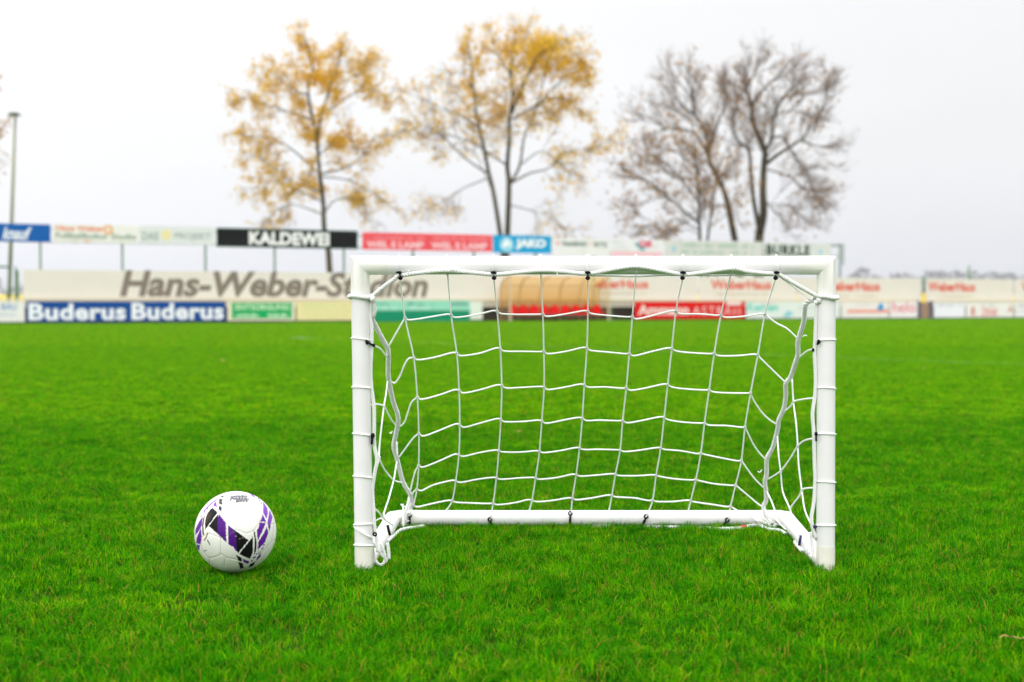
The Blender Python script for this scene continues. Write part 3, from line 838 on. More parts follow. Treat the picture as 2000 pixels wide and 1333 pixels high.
# ------------------------------------------------------------------ fallen leaves
m_dry = mat('dry_leaf', (0.36, 0.16, 0.05), rough=0.8, var=0.3, scale=60)
m_tan = mat('tan_leaf', (0.62, 0.33, 0.15), rough=0.8, var=0.2, scale=60)
def leaf_thing(u, v, size, m, label, rot):
    p = gnd(u, v, 0.016)
    q = MB(); out_ = []
    n = 14
    for k in range(n):
        a = 2*math.pi*k/n; r = size*(0.5 + 0.14*math.cos(3*a) + 0.05*math.cos(7*a))
        out_.append(Vector((r*math.cos(a)*1.3, r*math.sin(a)*0.75, 0.12*size*math.cos(2*a) + 0.004)))
    q.add([Vector((0,0,0.0))] + out_, [(0, k+1, (k+1) % n+1) for k in range(n)])
    q.add([x - Vector((0,0,0.001)) for x in [Vector((0,0,0.0))] + out_], [(0, (k+1) % n+1, k+1) for k in range(n)])
    q.tube([(0.55*size,0,0.004),(0.9*size,0.05*size,0.01),(1.15*size,0.02*size,0.005)], 0.0012, 5)
    o = q.build('fallen_leaf', m); o.location = p; o.rotation_euler = (0.25, 0.15, rot)
    tag(o, label, 'leaf', 'fallen leaves on the turf')
leaf_thing(1011, 843, 0.025, m_dry, 'orange brown leaf on the grass seen through the middle of the net', 0.4)
leaf_thing(1996, 1247, 0.038, m_tan, 'pale tan dry leaf in the foreground grass at the right edge', 2.9)
leaf_thing(1114, 985, 0.016, m_dry, 'tiny red brown leaf just behind the rear bar of the goal', 1.4)
leaf_thing(1208, 776, 0.03, m_dry, 'dull brown leaf lying farther out, seen through the upper net', 2.2)
leaf_thing(1803, 718, 0.045, m_dry, 'brown leaf far out on the turf right of the goal', 0.9)
leaf_thing(435, 704, 0.04, m_tan, 'small tan leaf far out on the turf left of the goal', 0.3)

# ------------------------------------------------------------------ advertising boards, banners, signs
m_steel = mat('green_steel', srgb(96, 128, 100), rough=0.5, var=0.15)
m_plinth = mat('dark_plinth', (0.035, 0.028, 0.018), rough=0.9, var=0.3)
def col_mat(rgb, stain=True):
    k = 'paint_%d_%d_%d' % rgb
    return mat(k, srgb(*rgb), rough=0.6, var=0.05, scale=1.3, spec=0.15, stain=((0.35, 0.32, 0.26), 2.2, 0.05) if stain else None)

def board(name, label, cat, u0, u1, z0, z1, off, base, items=(), group=None, frame=None, thick=0.03, edge=0.0):
    """flat sign on the fence plane; items are painted fields and lettering given in picture columns and heights"""
    s0, s1 = S(u0, off), S(u1, off)
    e = fence_empty(name, s0, off, 0)
    tag(e, label, cat, group)
    L = s1-s0
    q = MB(); q.box((0.012, 0, z0), (L-0.012, thick, z1))
    q.build('panel', col_mat(base), e)
    if frame:
        fm = mat('frame_%d_%d_%d' % frame, srgb(*frame), rough=0.45)
        q = MB(); t = 0.05
        q.box((0, -0.012, z1-t), (L, thick+0.01, z1+0.012)); q.box((0, -0.012, z0-0.012), (L, thick+0.01, z0+t))
        q.box((0, -0.0125, z0+t), (t, thick+0.0105, z1-t)); q.box((L-t, -0.0125, z0+t), (L, thick+0.0105, z1-t))
        q.build('frame', fm, e)
    layer = 0
    for it in items:
        kind = it[0]
        ua, ub, va, vb = it[1:5]
        xa, xb = S(ua, off)-s0, S(ub, off)-s0
        um = (ua+ub)/2
        za, zb = Zat(um, va, off), Zat(um, vb, off)     # top, bottom
        c = it[5]
        layer += 1
        dep = -0.004 - 0.0012*layer
        q = MB(); nm = 'lettering'
        if kind == 'rect':
            nm = 'painted_field'
            q.add([(xa,dep,zb),(xb,dep,zb),(xb,dep,za),(xa,dep,za)], [(0,1,2,3)])
        elif kind == 'disc':
            nm = 'emblem'
            n = 28; cx, cz = (xa+xb)/2, (za+zb)/2
            q.add([(cx,dep,cz)] + [(cx+(xb-xa)/2*math.cos(2*math.pi*k/n), dep, cz+(za-zb)/2*math.sin(2*math.pi*k/n)) for k in range(n)], [(0,k+1,(k+1) % n+1) for k in range(n)])
        elif kind == 'annulus':
            nm = 'emblem'
            n = 28; cx, cz = (xa+xb)/2, (za+zb)/2; inner = it[6]
            vs = []
            for k in range(n):
                for rr in (1, inner):
                    vs.append((cx+rr*(xb-xa)/2*math.cos(2*math.pi*k/n), dep, cz+rr*(za-zb)/2*math.sin(2*math.pi*k/n)))
            q.add(vs, [(2*k, 2*((k+1) % n), 2*((k+1) % n)+1, 2*k+1) for k in range(n)])
        elif kind == 'poly':
            nm = 'emblem'
            q.add([(xa+(xb-xa)*a, dep, zb+(za-zb)*b_) for a, b_ in it[6]], [tuple(range(len(it[6])))])
        elif kind == 'text':
            opt = it[7] if len(it) > 7 else {}
            tv, tf = text_geo(it[6], **opt)
            q.add([(xa+(xb-xa)*a, dep, zb+(za-zb)*b_) for a, b_ in tv], tf)
        elif kind == 'lines':        # lettering too small to read: rows of uneven marks
            rr = random.Random(it[6]); h = (za-zb)
            x = xa
            while x < xb:
                wl = rr.uniform(0.25, 0.8)*h*1.6
                if rr.random() < 0.82:
                    k = rr.uniform(0.55, 1.0)
                    q.add([(x,dep,zb),(min(xb,x+wl*0.8),dep,zb),(min(xb,x+wl*0.8),dep,zb+h*k),(x,dep,zb+h*k)], [(0,1,2,3)])
                x += wl
        q.build(nm, col_mat(c, False), e)
    return e

BG = 'advertising boards around the pitch'
ZB0, ZB1 = 0.07, 0.815
W1 = (232, 232, 228)
board('advertising_board', 'white board cut by the left picture edge with pale blue letters', 'board', -95, 49, ZB0, ZB1, 0, W1,
      [('text', 3, 33, 592.5, 606, (120,160,205), 'BAU', dict(bold=0.02)), ('lines', -50, 30, 612, 617, (190,205,215), 5)], BG)
board('advertising_board', 'long dark blue board with one white word printed twice', 'board', 52, 441, ZB0, ZB1, 0, (0,72,146),
      [('text', 56, 246, 593, 626, (238,242,248), 'Buderus', dict(bold=0.035, space=1.06)), ('text', 257, 437, 592, 625, (238,242,248), 'Buderus', dict(bold=0.035, space=1.06))], BG)
board('advertising_board', 'cream board with a bright green panel of white capitals', 'board', 444, 577, ZB0, ZB1, 0, (232,226,200),
      [('rect', 453, 570, 591.5, 622.5, (0,168,92)), ('text', 460, 565, 594.5, 606, (214,238,200), 'ENTSORGUNG', dict(bold=0.02)), ('lines', 461, 508, 612, 620, (190,232,190), 9), ('lines', 523, 563, 612, 620, (190,232,190), 12)], BG)
board('advertising_board', 'pale yellow board with faint green rows of print left of the goal post', 'board', 579, 712, ZB0, ZB1, 0, (236,224,166),
      [('lines', 590, 700, 594, 599, (205,222,150), 21), ('lines', 590, 700, 605, 609, (208,222,150), 22), ('lines', 596, 690, 615, 619, (208,220,150), 23)], BG)
board('advertising_board', 'teal board with mint upper half and white end panel', 'board', 714, 943, ZB0, ZB1, 0, (226,236,224),
      [('rect', 716, 918, 587, 607, (150,218,190)), ('rect', 716, 918, 607, 628, (0,140,100)), ('lines', 730, 760, 590, 596, (110,170,160), 31), ('lines', 795, 845, 590, 597, (110,165,155), 32), ('lines', 880, 914, 590, 597, (110,165,155), 33), ('lines', 735, 775, 600, 604, (210,238,224), 34), ('lines', 800, 840, 600, 604, (205,236,222), 35)], BG)
board('advertising_board', 'bright red board with large white lettering right of the dugout', 'board', 1239, 1455, 0.06, 0.83, 0, (222,14,10),
      [('text', 1246, 1345, 595.5, 616, (244,222,214), 'Ammann', dict(bold=0.03, space=1.0)), ('text', 1353, 1448, 599, 616, (240,205,198), 'ASTRAtt', dict(bold=0.0, space=1.25)), ('rect', 1419, 1447, 588.5, 597, (240,215,210))], BG)
board('advertising_board', 'white board with a teal script word beside the red board', 'board', 1457, 1641, 0.06, 0.83, 0, (226,234,228),
      [('text', 1460, 1520, 592, 608, (120,212,196), 'Kemen', dict(bold=0.03)), ('lines', 1487, 1516, 592, 595, (226,190,196), 41), ('poly', 1528, 1550, 606, 620, (150,205,215), [(0,0),(0.6,0),(1,0.6),(0.5,1),(0.2,0.5)]), ('lines', 1560, 1600, 598, 602, (205,215,212), 42)], BG)
board('advertising_board', 'white board with a salmon stripe and a small bright blue splash', 'board', 1643, 1736, 0.06, 0.82, 0, (238,232,228),
      [('rect', 1655, 1737.5, 605.5, 611, (238,150,128)), ('poly', 1713, 1728, 592, 607, (20,150,215), [(0,0.1),(0.35,0),(1,0.25),(0.7,0.5),(0.8,0.8),(0.35,1),(0.15,0.6)]), ('lines', 1672, 1700, 594, 598, (225,214,206), 44)], BG)
board('advertising_board', 'small white board with a pink red lower case word left of the gate', 'board', 1738, 1792, 0.06, 0.82, 0, (242,236,236),
      [('text', 1743, 1788, 590.5, 610, (226,70,92), 'helo', dict(bold=0.0))], BG)
board('advertising_board', 'plain white board right of the gate with one grey line of print', 'board', 1824, 1885, 0.06, 0.80, 0, (240,240,246),
      [('lines', 1830, 1880, 594, 598, (190,190,196), 51)], BG)
board('advertising_board', 'cream board with small dull red capitals near the right edge', 'board', 1887, 1980, 0.06, 0.80, 0, (238,234,228),
      [('text', 1897, 1906, 600, 618, (214,110,92), 'R', dict(bold=0.03)), ('text', 1917, 1949, 603, 618, (222,112,112), 'ZINK', dict(bold=0.01)), ('text', 1968, 1978, 597, 611, (206,128,104), 'A', dict(bold=0.01)), ('lines', 1918, 1948, 594, 599, (200,196,196), 52)], BG)
board('advertising_board', 'white board at the right picture edge with grey print', 'board', 1982, 2085, 0.06, 0.80, 0, (238,236,236),
      [('lines', 1985, 2060, 594, 600, (196,194,196), 53), ('lines', 1985, 2050, 605, 608, (206,204,204), 54)], BG)

BN = 'cream banners tied along the fence'
m_banner = (229, 222, 211)
ZN0, ZN1 = 0.60, 1.985
HO = -0.35
def scal(u, v): return v
TX = (226, 98, 74)
board('banner', 'longest cream banner with large grey italic lettering behind the left post', 'banner', 45, 1158, ZN0, ZN1, HO, m_banner,
      [('text', 234, 836, 530.5, 581, (134,122,112), 'Hans-Weber-Stadion', dict(bold=0.035, shear=0.22))], BN)
for u0, u1, ua, ub, va, vb, lab in (
    (1160, 1362, 1150, 1266, 546, 564, 'cream banner with red lettering partly hidden by the dugout'),
    (1364, 1556, 1388, 1506, 547, 566, 'cream banner with red lettering above the red board'),
    (1558, 1799, 1604, 1718, 550, 569, 'cream banner with red lettering behind the right post, blank right half'),
    (1809, 1979, 1812, 1904, 551, 570, 'cream banner with red lettering right of the narrow fence gap'),
    (1981, 2120, 1995, 2085, 552, 571, 'cream banner cut by the right picture edge, red lettering')):
    uu = max(u0+3, ua)
    its = [('text', uu, ub, va, vb, TX, 'WeberHaus' if ua >= u0 else 'eberHaus', dict(bold=0.03)), ('lines', uu+12, ub-4, vb+7, vb+11, (205,190,165), int(u0))]
    board('banner', lab, 'banner', u0, u1, ZN0, ZN1, HO, m_banner, its, BN)

UG = 'signs on the tall steel frame'
UO = -0.30
def zz(u0, u1, vt, vb):
    um = (u0+u1)/2
    return Zat(um, vb, UO), Zat(um, vt, UO)
def up(label, u0, u1, vt, vb, base, items, frame=None):
    a, b_ = zz(u0, u1, vt, vb)
    return board('hoarding_sign', label, 'sign', u0, u1, a, b_, UO, base, items, UG, frame)
up('deep blue raised sign with slanted white lettering at the left edge', -85, 101, 437, 472, (0,92,172),
   [('text', 6, 63, 444, 469, (235,240,248), 'knauf', dict(bold=0.03, shear=0.35))])
up('white raised sign with orange words, an orange ring and a grey line', 104, 272, 440, 475, (238,236,230),
   [('text', 111, 204, 441.5, 452, (236,140,112), 'Hans Weber', dict(bold=0.03)), ('annulus', 203, 222, 440, 459, (240,176,112), 0.5), ('text', 110, 267, 455.5, 467.5, (138,158,140), 'Fußballkultur Studio', dict(bold=0.02)), ('lines', 140, 152, 470, 473, (210,215,180), 61), ('lines', 166, 186, 469, 474, (236,190,165), 62)])
up('pale grey raised sign with a yellow dot between two grey words', 273, 421, 443, 478, (226,228,228),
   [('text', 278, 311, 453, 470, (168,182,174), 'DAS', dict(bold=0.04)), ('disc', 316, 336, 449, 470, (236,224,168)), ('text', 342, 413, 455, 472, (176,188,182), 'PROJEKT', dict(bold=0.03))])
up('black raised sign with heavy white capitals', 424, 699, 449, 484.5, (9,8,9),
   [('text', 487, 644, 454, 480, (240,240,240), 'KALDEWEI', dict(bold=0.05, space=1.02))], frame=(24,70,50))
up('long coral red raised sign with pale pink print repeated twice', 708, 962, 457, 490, (240,84,92),
   [('lines', 722, 830, 463, 467, (246,160,170), 71), ('lines', 846, 955, 464.5, 468.5, (246,160,170), 72), ('text', 716, 828, 472, 485.5, (250,196,204), 'WEL S LAMP', dict(bold=0.05)), ('text', 842, 952, 474, 488, (250,196,204), 'WEL S LAMP', dict(bold=0.05))])
up('sky blue raised sign with a white round emblem and white capitals', 963, 1077, 460.5, 495, (0,160,214),
   [('disc', 976, 1003, 463.5, 493.5, (150,212,236)), ('poly', 979, 1000, 466, 485, (244,248,250), [(0.0,0.1),(0.45,1),(0.62,0.6),(0.72,0.8),(1,0.1),(0.75,0.3),(0.4,0.1)]), ('text', 1007, 1066, 467.5, 488.5, (244,248,250), 'JAKO', dict(bold=0.06))])
up('white raised sign with dark green capitals and small red marks', 1079, 1189, 466, 500, (234,234,234),
   [('text', 1084, 1095, 472, 480, (232,150,150), 'W', dict(bold=0.03)), ('text', 1097, 1147, 472.5, 482, (60,100,84), 'TRANSPORT', dict(bold=0.03)), ('text', 1150, 1160, 471, 481, (238,190,180), 'A', dict(bold=0.0)), ('text', 1161, 1185, 474, 483.5, (70,108,90), 'RTS', dict(bold=0.02)), ('lines', 1128, 1143, 489, 492, (206,216,210), 81)])
up('white raised sign with a pink stripe and a red and teal emblem', 1190, 1297, 468, 502, (236,234,236),
   [('rect', 1192, 1293, 492, 500.5, (244,194,204)), ('lines', 1196, 1216, 470, 475, (210,218,222), 82), ('lines', 1196, 1224, 479, 481.5, (214,220,222), 83), ('lines', 1196, 1230, 485, 488, (214,220,222), 84), ('poly', 1239, 1262, 472, 491, (70,178,186), [(0.0,0.7),(0.25,1),(0.4,0.5),(1,0.2),(0.6,0),(0.3,0.35)]), ('text', 1247, 1272, 470, 484, (224,84,112), 'Gifi', dict(bold=0.04)), ('lines', 1276, 1284, 480, 484, (224,170,180), 85)])
up('light grey raised sign with two rows of grey green print', 1299, 1490, 471, 506, (216,216,212),
   [('poly', 1311, 1320, 479, 492, (170,200,222), [(0.1,0),(0.9,0),(1,0.6),(0.5,1),(0,0.6)]), ('lines', 1329, 1470, 476, 484, (172,194,178), 91), ('lines', 1329, 1470, 489, 497, (180,198,184), 92)])
up('light grey raised sign with tall dark green capitals right of the grey green one', 1492, 1622, 475, 510, (220,222,218),
   [('text', 1496, 1581, 479, 500, (26,58,44), 'BURKLE', dict(bold=0.045, space=1.15)), ('poly', 1598, 1606, 486, 498, (168,206,228), [(0.2,0),(0.8,0.1),(1,0.6),(0.5,1),(0,0.6)])])

# steel frame that carries the signs
fr_e = fence_empty('sign_frame', S(0, UO-0.1), UO-0.1)
tag(fr_e, 'thin green steel posts and rails holding up the row of raised signs', 'frame')
s_ref = S(0, UO-0.1)
for u in (-80, 80, 240, 402, 537, 672, 807, 926, 1046, 1160, 1280, 1400, 1520, 1640):
    q = MB(); x = S(u, UO-0.1)-s_ref
    q.box((x-0.035, -0.03, -0.02), (x+0.035, 0.03, 3.62)); q.build('post', m_steel, fr_e)
for z in (3.02, 3.5):
    q = MB(); q.box((S(-100, UO-0.1)-s_ref, 0.032, z-0.02), (S(1641, UO-0.1)-s_ref, 0.065, z+0.02)); q.build('rail', m_steel, fr_e)
q = MB(); x0_, x1_ = S(1622, UO-0.1)-s_ref, S(1641, UO-0.1)-s_ref
q.box((x0_, -0.01, 3.535), (x1_, 0.02, 3.575)); q.build('rail', m_steel, fr_e)
q = MB(); x = S(1646, UO-0.1)-s_ref
q.box((x-0.02, -0.03, 2.6), (x+0.02, 0.03, 3.62)); q.build('post', m_steel, fr_e)

# perimeter fence: beam over the boards, posts, dark plinth wall
pf = fence_empty('perimeter_fence', S(-100, -0.2), -0.2)
tag(pf, 'low pitch fence with a cream beam running above the lower boards', 'fence')
sr = S(-100, -0.2)
m_beam = mat('cream_beam', srgb(214, 202, 170), rough=0.7, var=0.12, scale=3)
for ua, ub in ((-100, 1790), (1824, 2120)):
    q = MB(); q.box((S(ua, -0.2)-sr, -0.02, 0.845), (S(ub, -0.2)-sr, 0.05, 0.925)); q.build('beam', m_beam, pf)
for u in range(-60, 2100, 97):
    if 1785 < u < 1830: continue
    q = MB(); x = S(u, -0.2)-sr
    q.box((x-0.04, 0.27, -0.02), (x+0.04, 0.34, 1.97)); q.build('post', m_steel, pf)
pw = fence_empty('low_wall', S(-100, -0.75), -0.75)
tag(pw, 'dark brown low wall showing on both sides of the dugout', 'wall')
sw = S(-100, -0.75)
q = MB(); q.box((0, 0, -0.03), (S(1788, -0.75)-sw, 0.15, 0.60))
q.box((S(1826, -0.75)-sw, 0, -0.03), (S(2130, -0.75)-sw, 0.15, 0.60)); q.build('masonry', mat('dark_wall', (0.055, 0.042, 0.026), rough=0.9, var=0.35, scale=2.5), pw)
q = MB(); q.box((0, -0.03, 0.603), (S(1788, -0.75)-sw, 0.18, 0.66)); q.build('coping', mat('wall_coping', (0.25, 0.24, 0.17), rough=0.9, var=0.2), pw)
kb = fence_empty('kerb_strip', S(-100, -0.02), -0.02)
q = MB()
for ua, ub in ((-100, 943), (1239, 1792), (1824, 2085)):
    q.box((S(ua)-S(-100), 0.0, -0.03), (S(ub)-S(-100), 0.12, 0.062))
o = q.build('kerb', m_plinth, kb); tag(kb, 'dark kerb at the foot of the boards', 'kerb', kind='structure'); o['kind'] = 'structure'

# gate in the gap
gt = fence_empty('gate', S(1793), 0.0)
tag(gt, 'narrow brown gate between two dark posts in the line of white boards', 'gate')
Lg = S(1823)-S(1793)
q = MB(); q.box((0.22, 0.05, 0.02), (Lg-0.24, 0.09, 0.80)); q.build('gate_leaf', mat('brown_gate', srgb(160, 128, 104), rough=0.8, var=0.3, scale=9), gt)
for a, b_ in ((0.02, 0.2), (Lg-0.22, Lg-0.03)):
    q = MB(); q.box((a, 0.0, -0.02), (b_, 0.16, 0.86)); q.build('gate_post', mat('grey_gate_post', srgb(98, 92, 104), rough=0.8, var=0.15), gt)
fp = fence_empty('fence_pole', S(1804, -0.5), -0.5)
tag(fp, 'slim green pole with a yellow foot in the gap between two banners', 'pole')
q = MB(); q.tube([(0,0,1.28),(0,0,2.15)], 0.05, 8); q.build('shaft', m_steel, fp, smooth=True)
q = MB(); q.tube([(0.05,0,-0.02),(0.0,0,1.28)], [0.11, 0.075], 8); q.build('foot', mat('yellow_paint', srgb(222, 190, 40), rough=0.6), fp, smooth=True)
fp2 = fence_empty('net_pole', S(1892, -2.5), -2.5)
tag(fp2, 'short dark green pole rising behind the banners near the right edge', 'pole')
q = MB(); q.tube([(0,0,-0.02),(0,0,2.0),(0,0,2.75)], [0.09,0.09,0.04], 8); q.build('shaft', m_steel, fp2, smooth=True)

# tubular frame left of the banner
tf_ = fence_empty('barrier_frame', S(-100, -0.5), -0.5)
tag(tf_, 'green tubular frame beside the mast at the left edge', 'frame')
s_ = S(-100, -0.5)
q = MB(); q.tube([(0,0,2.08),(S(20,-0.5)-s_,0,2.08)], 0.04, 8); q.build('rail', m_steel, tf_, smooth=True)
for u in (-60, 19, 31):
    q = MB(); x = S(u, -0.5)-s_; q.tube([(x,0,-0.02),(x,0,2.06 if u < 25 else 2.1)], 0.035, 8); q.build('post', m_steel, tf_, smooth=True)

# floodlight mast
Ym = fence_pt(22, -3.0).y
b0 = P(15.5, 600, Ym); b0.z = -0.02; t0 = P(30, 226, Ym)
fm = empty('floodlight_mast', b0)
tag(fm, 'tall slim green floodlight mast with a small dark lamp at the left', 'mast')
q = MB(); q.tube([(0,0,0), (t0-b0)*0.5, t0-b0], [0.085, 0.07, 0.05], 10); q.build('pole', mat('mast_paint', srgb(132, 138, 104), rough=0.5, var=0.15), fm, smooth=True)
q = MB(); c = t0-b0; q.box((c.x-0.24, c.y-0.18, c.z), (c.x+0.16, c.y+0.18, c.z+0.055)); q.box((c.x-0.17, c.y-0.12, c.z+0.055), (c.x+0.1, c.y+0.12, c.z+0.10))
q.build('lamp_head', mat('mast_lamp', srgb(70, 82, 50), rough=0.5), fm)

# ------------------------------------------------------------------ dugout
o0, o1 = -0.05, 1.0
sL = S(974, o0); 
dg = fence_empty('dugout', sL, o0)
tag(dg, 'amber curved team shelter with a row of red seats in front of the banners', 'shelter')
LD = S(1192, o1) - sL - 0.0
prof = [(0.0,0.02),(0.0,0.55),(0.0,0.95),(-0.04,1.25),(-0.14,1.5),(-0.32,1.7),(-0.58,1.82),(-0.85,1.88),(-1.05,1.9)]   # y towards the pitch is negative
m_amb, nt, out = new_mat('amber_polycarbonate')
tb = nt.nodes.new('ShaderNodeBsdfTransparent'); tb.inputs[0].default_value = (0.99, 0.79, 0.46, 1)
tl = nt.nodes.new('ShaderNodeBsdfTranslucent'); tl.inputs[0].default_value = (0.92, 0.62, 0.26, 1)
pdn = nt.nodes.new('ShaderNodeBsdfPrincipled'); pdn.inputs['Base Color'].default_value = (0.85, 0.56, 0.24, 1); pdn.inputs['Roughness'].default_value = 0.3
a1 = nt.nodes.new('ShaderNodeMixShader'); a1.inputs[0].default_value = 0.55; nt.links.new(tl.outputs[0], a1.inputs[1]); nt.links.new(pdn.outputs[0], a1.inputs[2])
a2 = nt.nodes.new('ShaderNodeMixShader'); a2.inputs[0].default_value = 0.18; nt.links.new(tb.outputs[0], a2.inputs[1]); nt.links.new(a1.outputs[0], a2.inputs[2])
nt.links.new(a2.outputs[0], out.inputs[0])
q = MB(); pr = prof[1:]
cur = catmull([Vector((0, y, z)) for y, z in pr], 3)
th = 0.008
vs = [(x, p.y, p.z) for x in (0.02, LD-0.02) for p in cur]; n = len(cur)
q.add(vs, [(i, i+1, n+i+1, n+i) for i in range(n-1)])
q.build('canopy', m_amb, dg, smooth=True)
m_rib = mat('dugout_rib', srgb(190, 152, 106), rough=0.5, var=0.1)
for k in range(6):
    x = LD*k/5.0
    x = min(max(x, 0.03), LD-0.03)
    q = MB(); q.tube([Vector((x, p.y-0.03, p.z-0.02)) for p in catmull([Vector((0, y, z)) for y, z in prof], 3)], 0.026, 6); q.build('rib', m_rib, dg, smooth=True)
q = MB(); q.tube([(0.02,-0.2,1.5),(LD-0.02,-0.2,1.5)], 0.022, 6); q.build('rail', m_rib, dg, smooth=True)
for x in (0.06, LD-0.06):
    q = MB(); q.box((x-0.035, -1.06, -0.02), (x+0.035, -1.0, 1.885)); q.build('post', mat('dugout_post', srgb(206, 190, 160), rough=0.5), dg)
m_side, nt, out = new_mat('clear_side_sheet')
tb = nt.nodes.new('ShaderNodeBsdfTransparent'); tb.inputs[0].default_value = (0.95, 0.88, 0.76, 1)
pdn = nt.nodes.new('ShaderNodeBsdfPrincipled'); pdn.inputs['Base Color'].default_value = (0.62, 0.5, 0.33, 1); pdn.inputs['Roughness'].default_value = 0.25
a1 = nt.nodes.new('ShaderNodeMixShader'); a1.inputs[0].default_value = 0.15
nt.links.new(tb.outputs[0], a1.inputs[1]); nt.links.new(pdn.outputs[0], a1.inputs[2]); nt.links.new(a1.outputs[0], out.inputs[0])
for x in (0.01, LD-0.01):
    q = MB(); pts = [(x, y, z) for y, z in prof] + [(x, -1.0, 1.86), (x, -1.0, 0.02)]
    q.add(pts, [tuple(range(len(pts)))]); q.build('side_panel', m_side, dg)
m_seat = mat('red_seat_plastic', srgb(214, 2, 3), rough=0.5, var=0.06, spec=0.2)
NSEAT = 9
ua, ub = 992, 1176
for k in range(NSEAT):
    um = ua + (ub-ua)*(k+0.5)/NSEAT
    oo = 0.42
    x = S(um, o0+oo) - sL
    q = MB(); hw_ = 0.205
    # bucket seat: curved back shell with a round top, dished pan, thick enough to be real
    outl = []
    for j in range(13):
        a = math.pi*j/12
        outl.append((hw_*math.cos(a), 0.50 + 0.20*math.sin(a)))
    outl = [(hw_*0.92, 0.31)] + outl + [(-hw_*0.92, 0.31)]
    nn_ = len(outl)
    fv = [(x+px_, -oo+0.02+0.35*(px_*px_)*-1.2, pz) for px_, pz in outl]; bv = [(a, b_+0.03, c_) for a, b_, c_ in fv]
    q.add(fv + bv, [tuple(range(nn_-1, -1, -1)), tuple(nn_+i for i in range(nn_))] + [(i, (i+1) % nn_, nn_+(i+1) % nn_, nn_+i) for i in range(nn_)])
    q.box((x-hw_*0.95, -oo-0.36, 0.30), (x+hw_*0.95, -oo+0.02, 0.34))
    q.box((x-hw_*0.95, -oo-0.37, 0.27), (x+hw_*0.95, -oo-0.34, 0.345))
    q.build('seat', m_seat, dg)
q = MB(); q.box((0.25, -0.78, 0.18), (LD-0.45, -0.44, 0.26)); 
for x in (0.4, 1.6, 2.8, LD-0.6): q.box((x, -0.66, -0.02), (x+0.06, -0.56, 0.18))
q.build('bench_frame', mat('bench_steel', srgb(90, 80, 60), rough=0.6), dg)
q = MB(); q.box((0.04, -0.02, -0.02), (LD-0.04, 0.02, 0.53)); q.build('back_board', mat('dugout_board', srgb(96, 74, 48), rough=0.85, var=0.25, scale=4), dg)

# ------------------------------------------------------------------ trees
m_bark = mat('bark', (0.060, 0.046, 0.016), rough=0.9, var=0.35, scale=4)
m_twig = mat('twig_bark', (0.150, 0.082, 0.042), rough=0.9, var=0.3, scale=4)
m_gold = leaf_mat('golden_leaf', (0.64, 0.36, 0.008), (0.97, 0.66, 0.045), trans=0.5)
m_ochre = leaf_mat('ochre_leaf', (0.36, 0.19, 0.05), (0.60, 0.36, 0.11), trans=0.5)

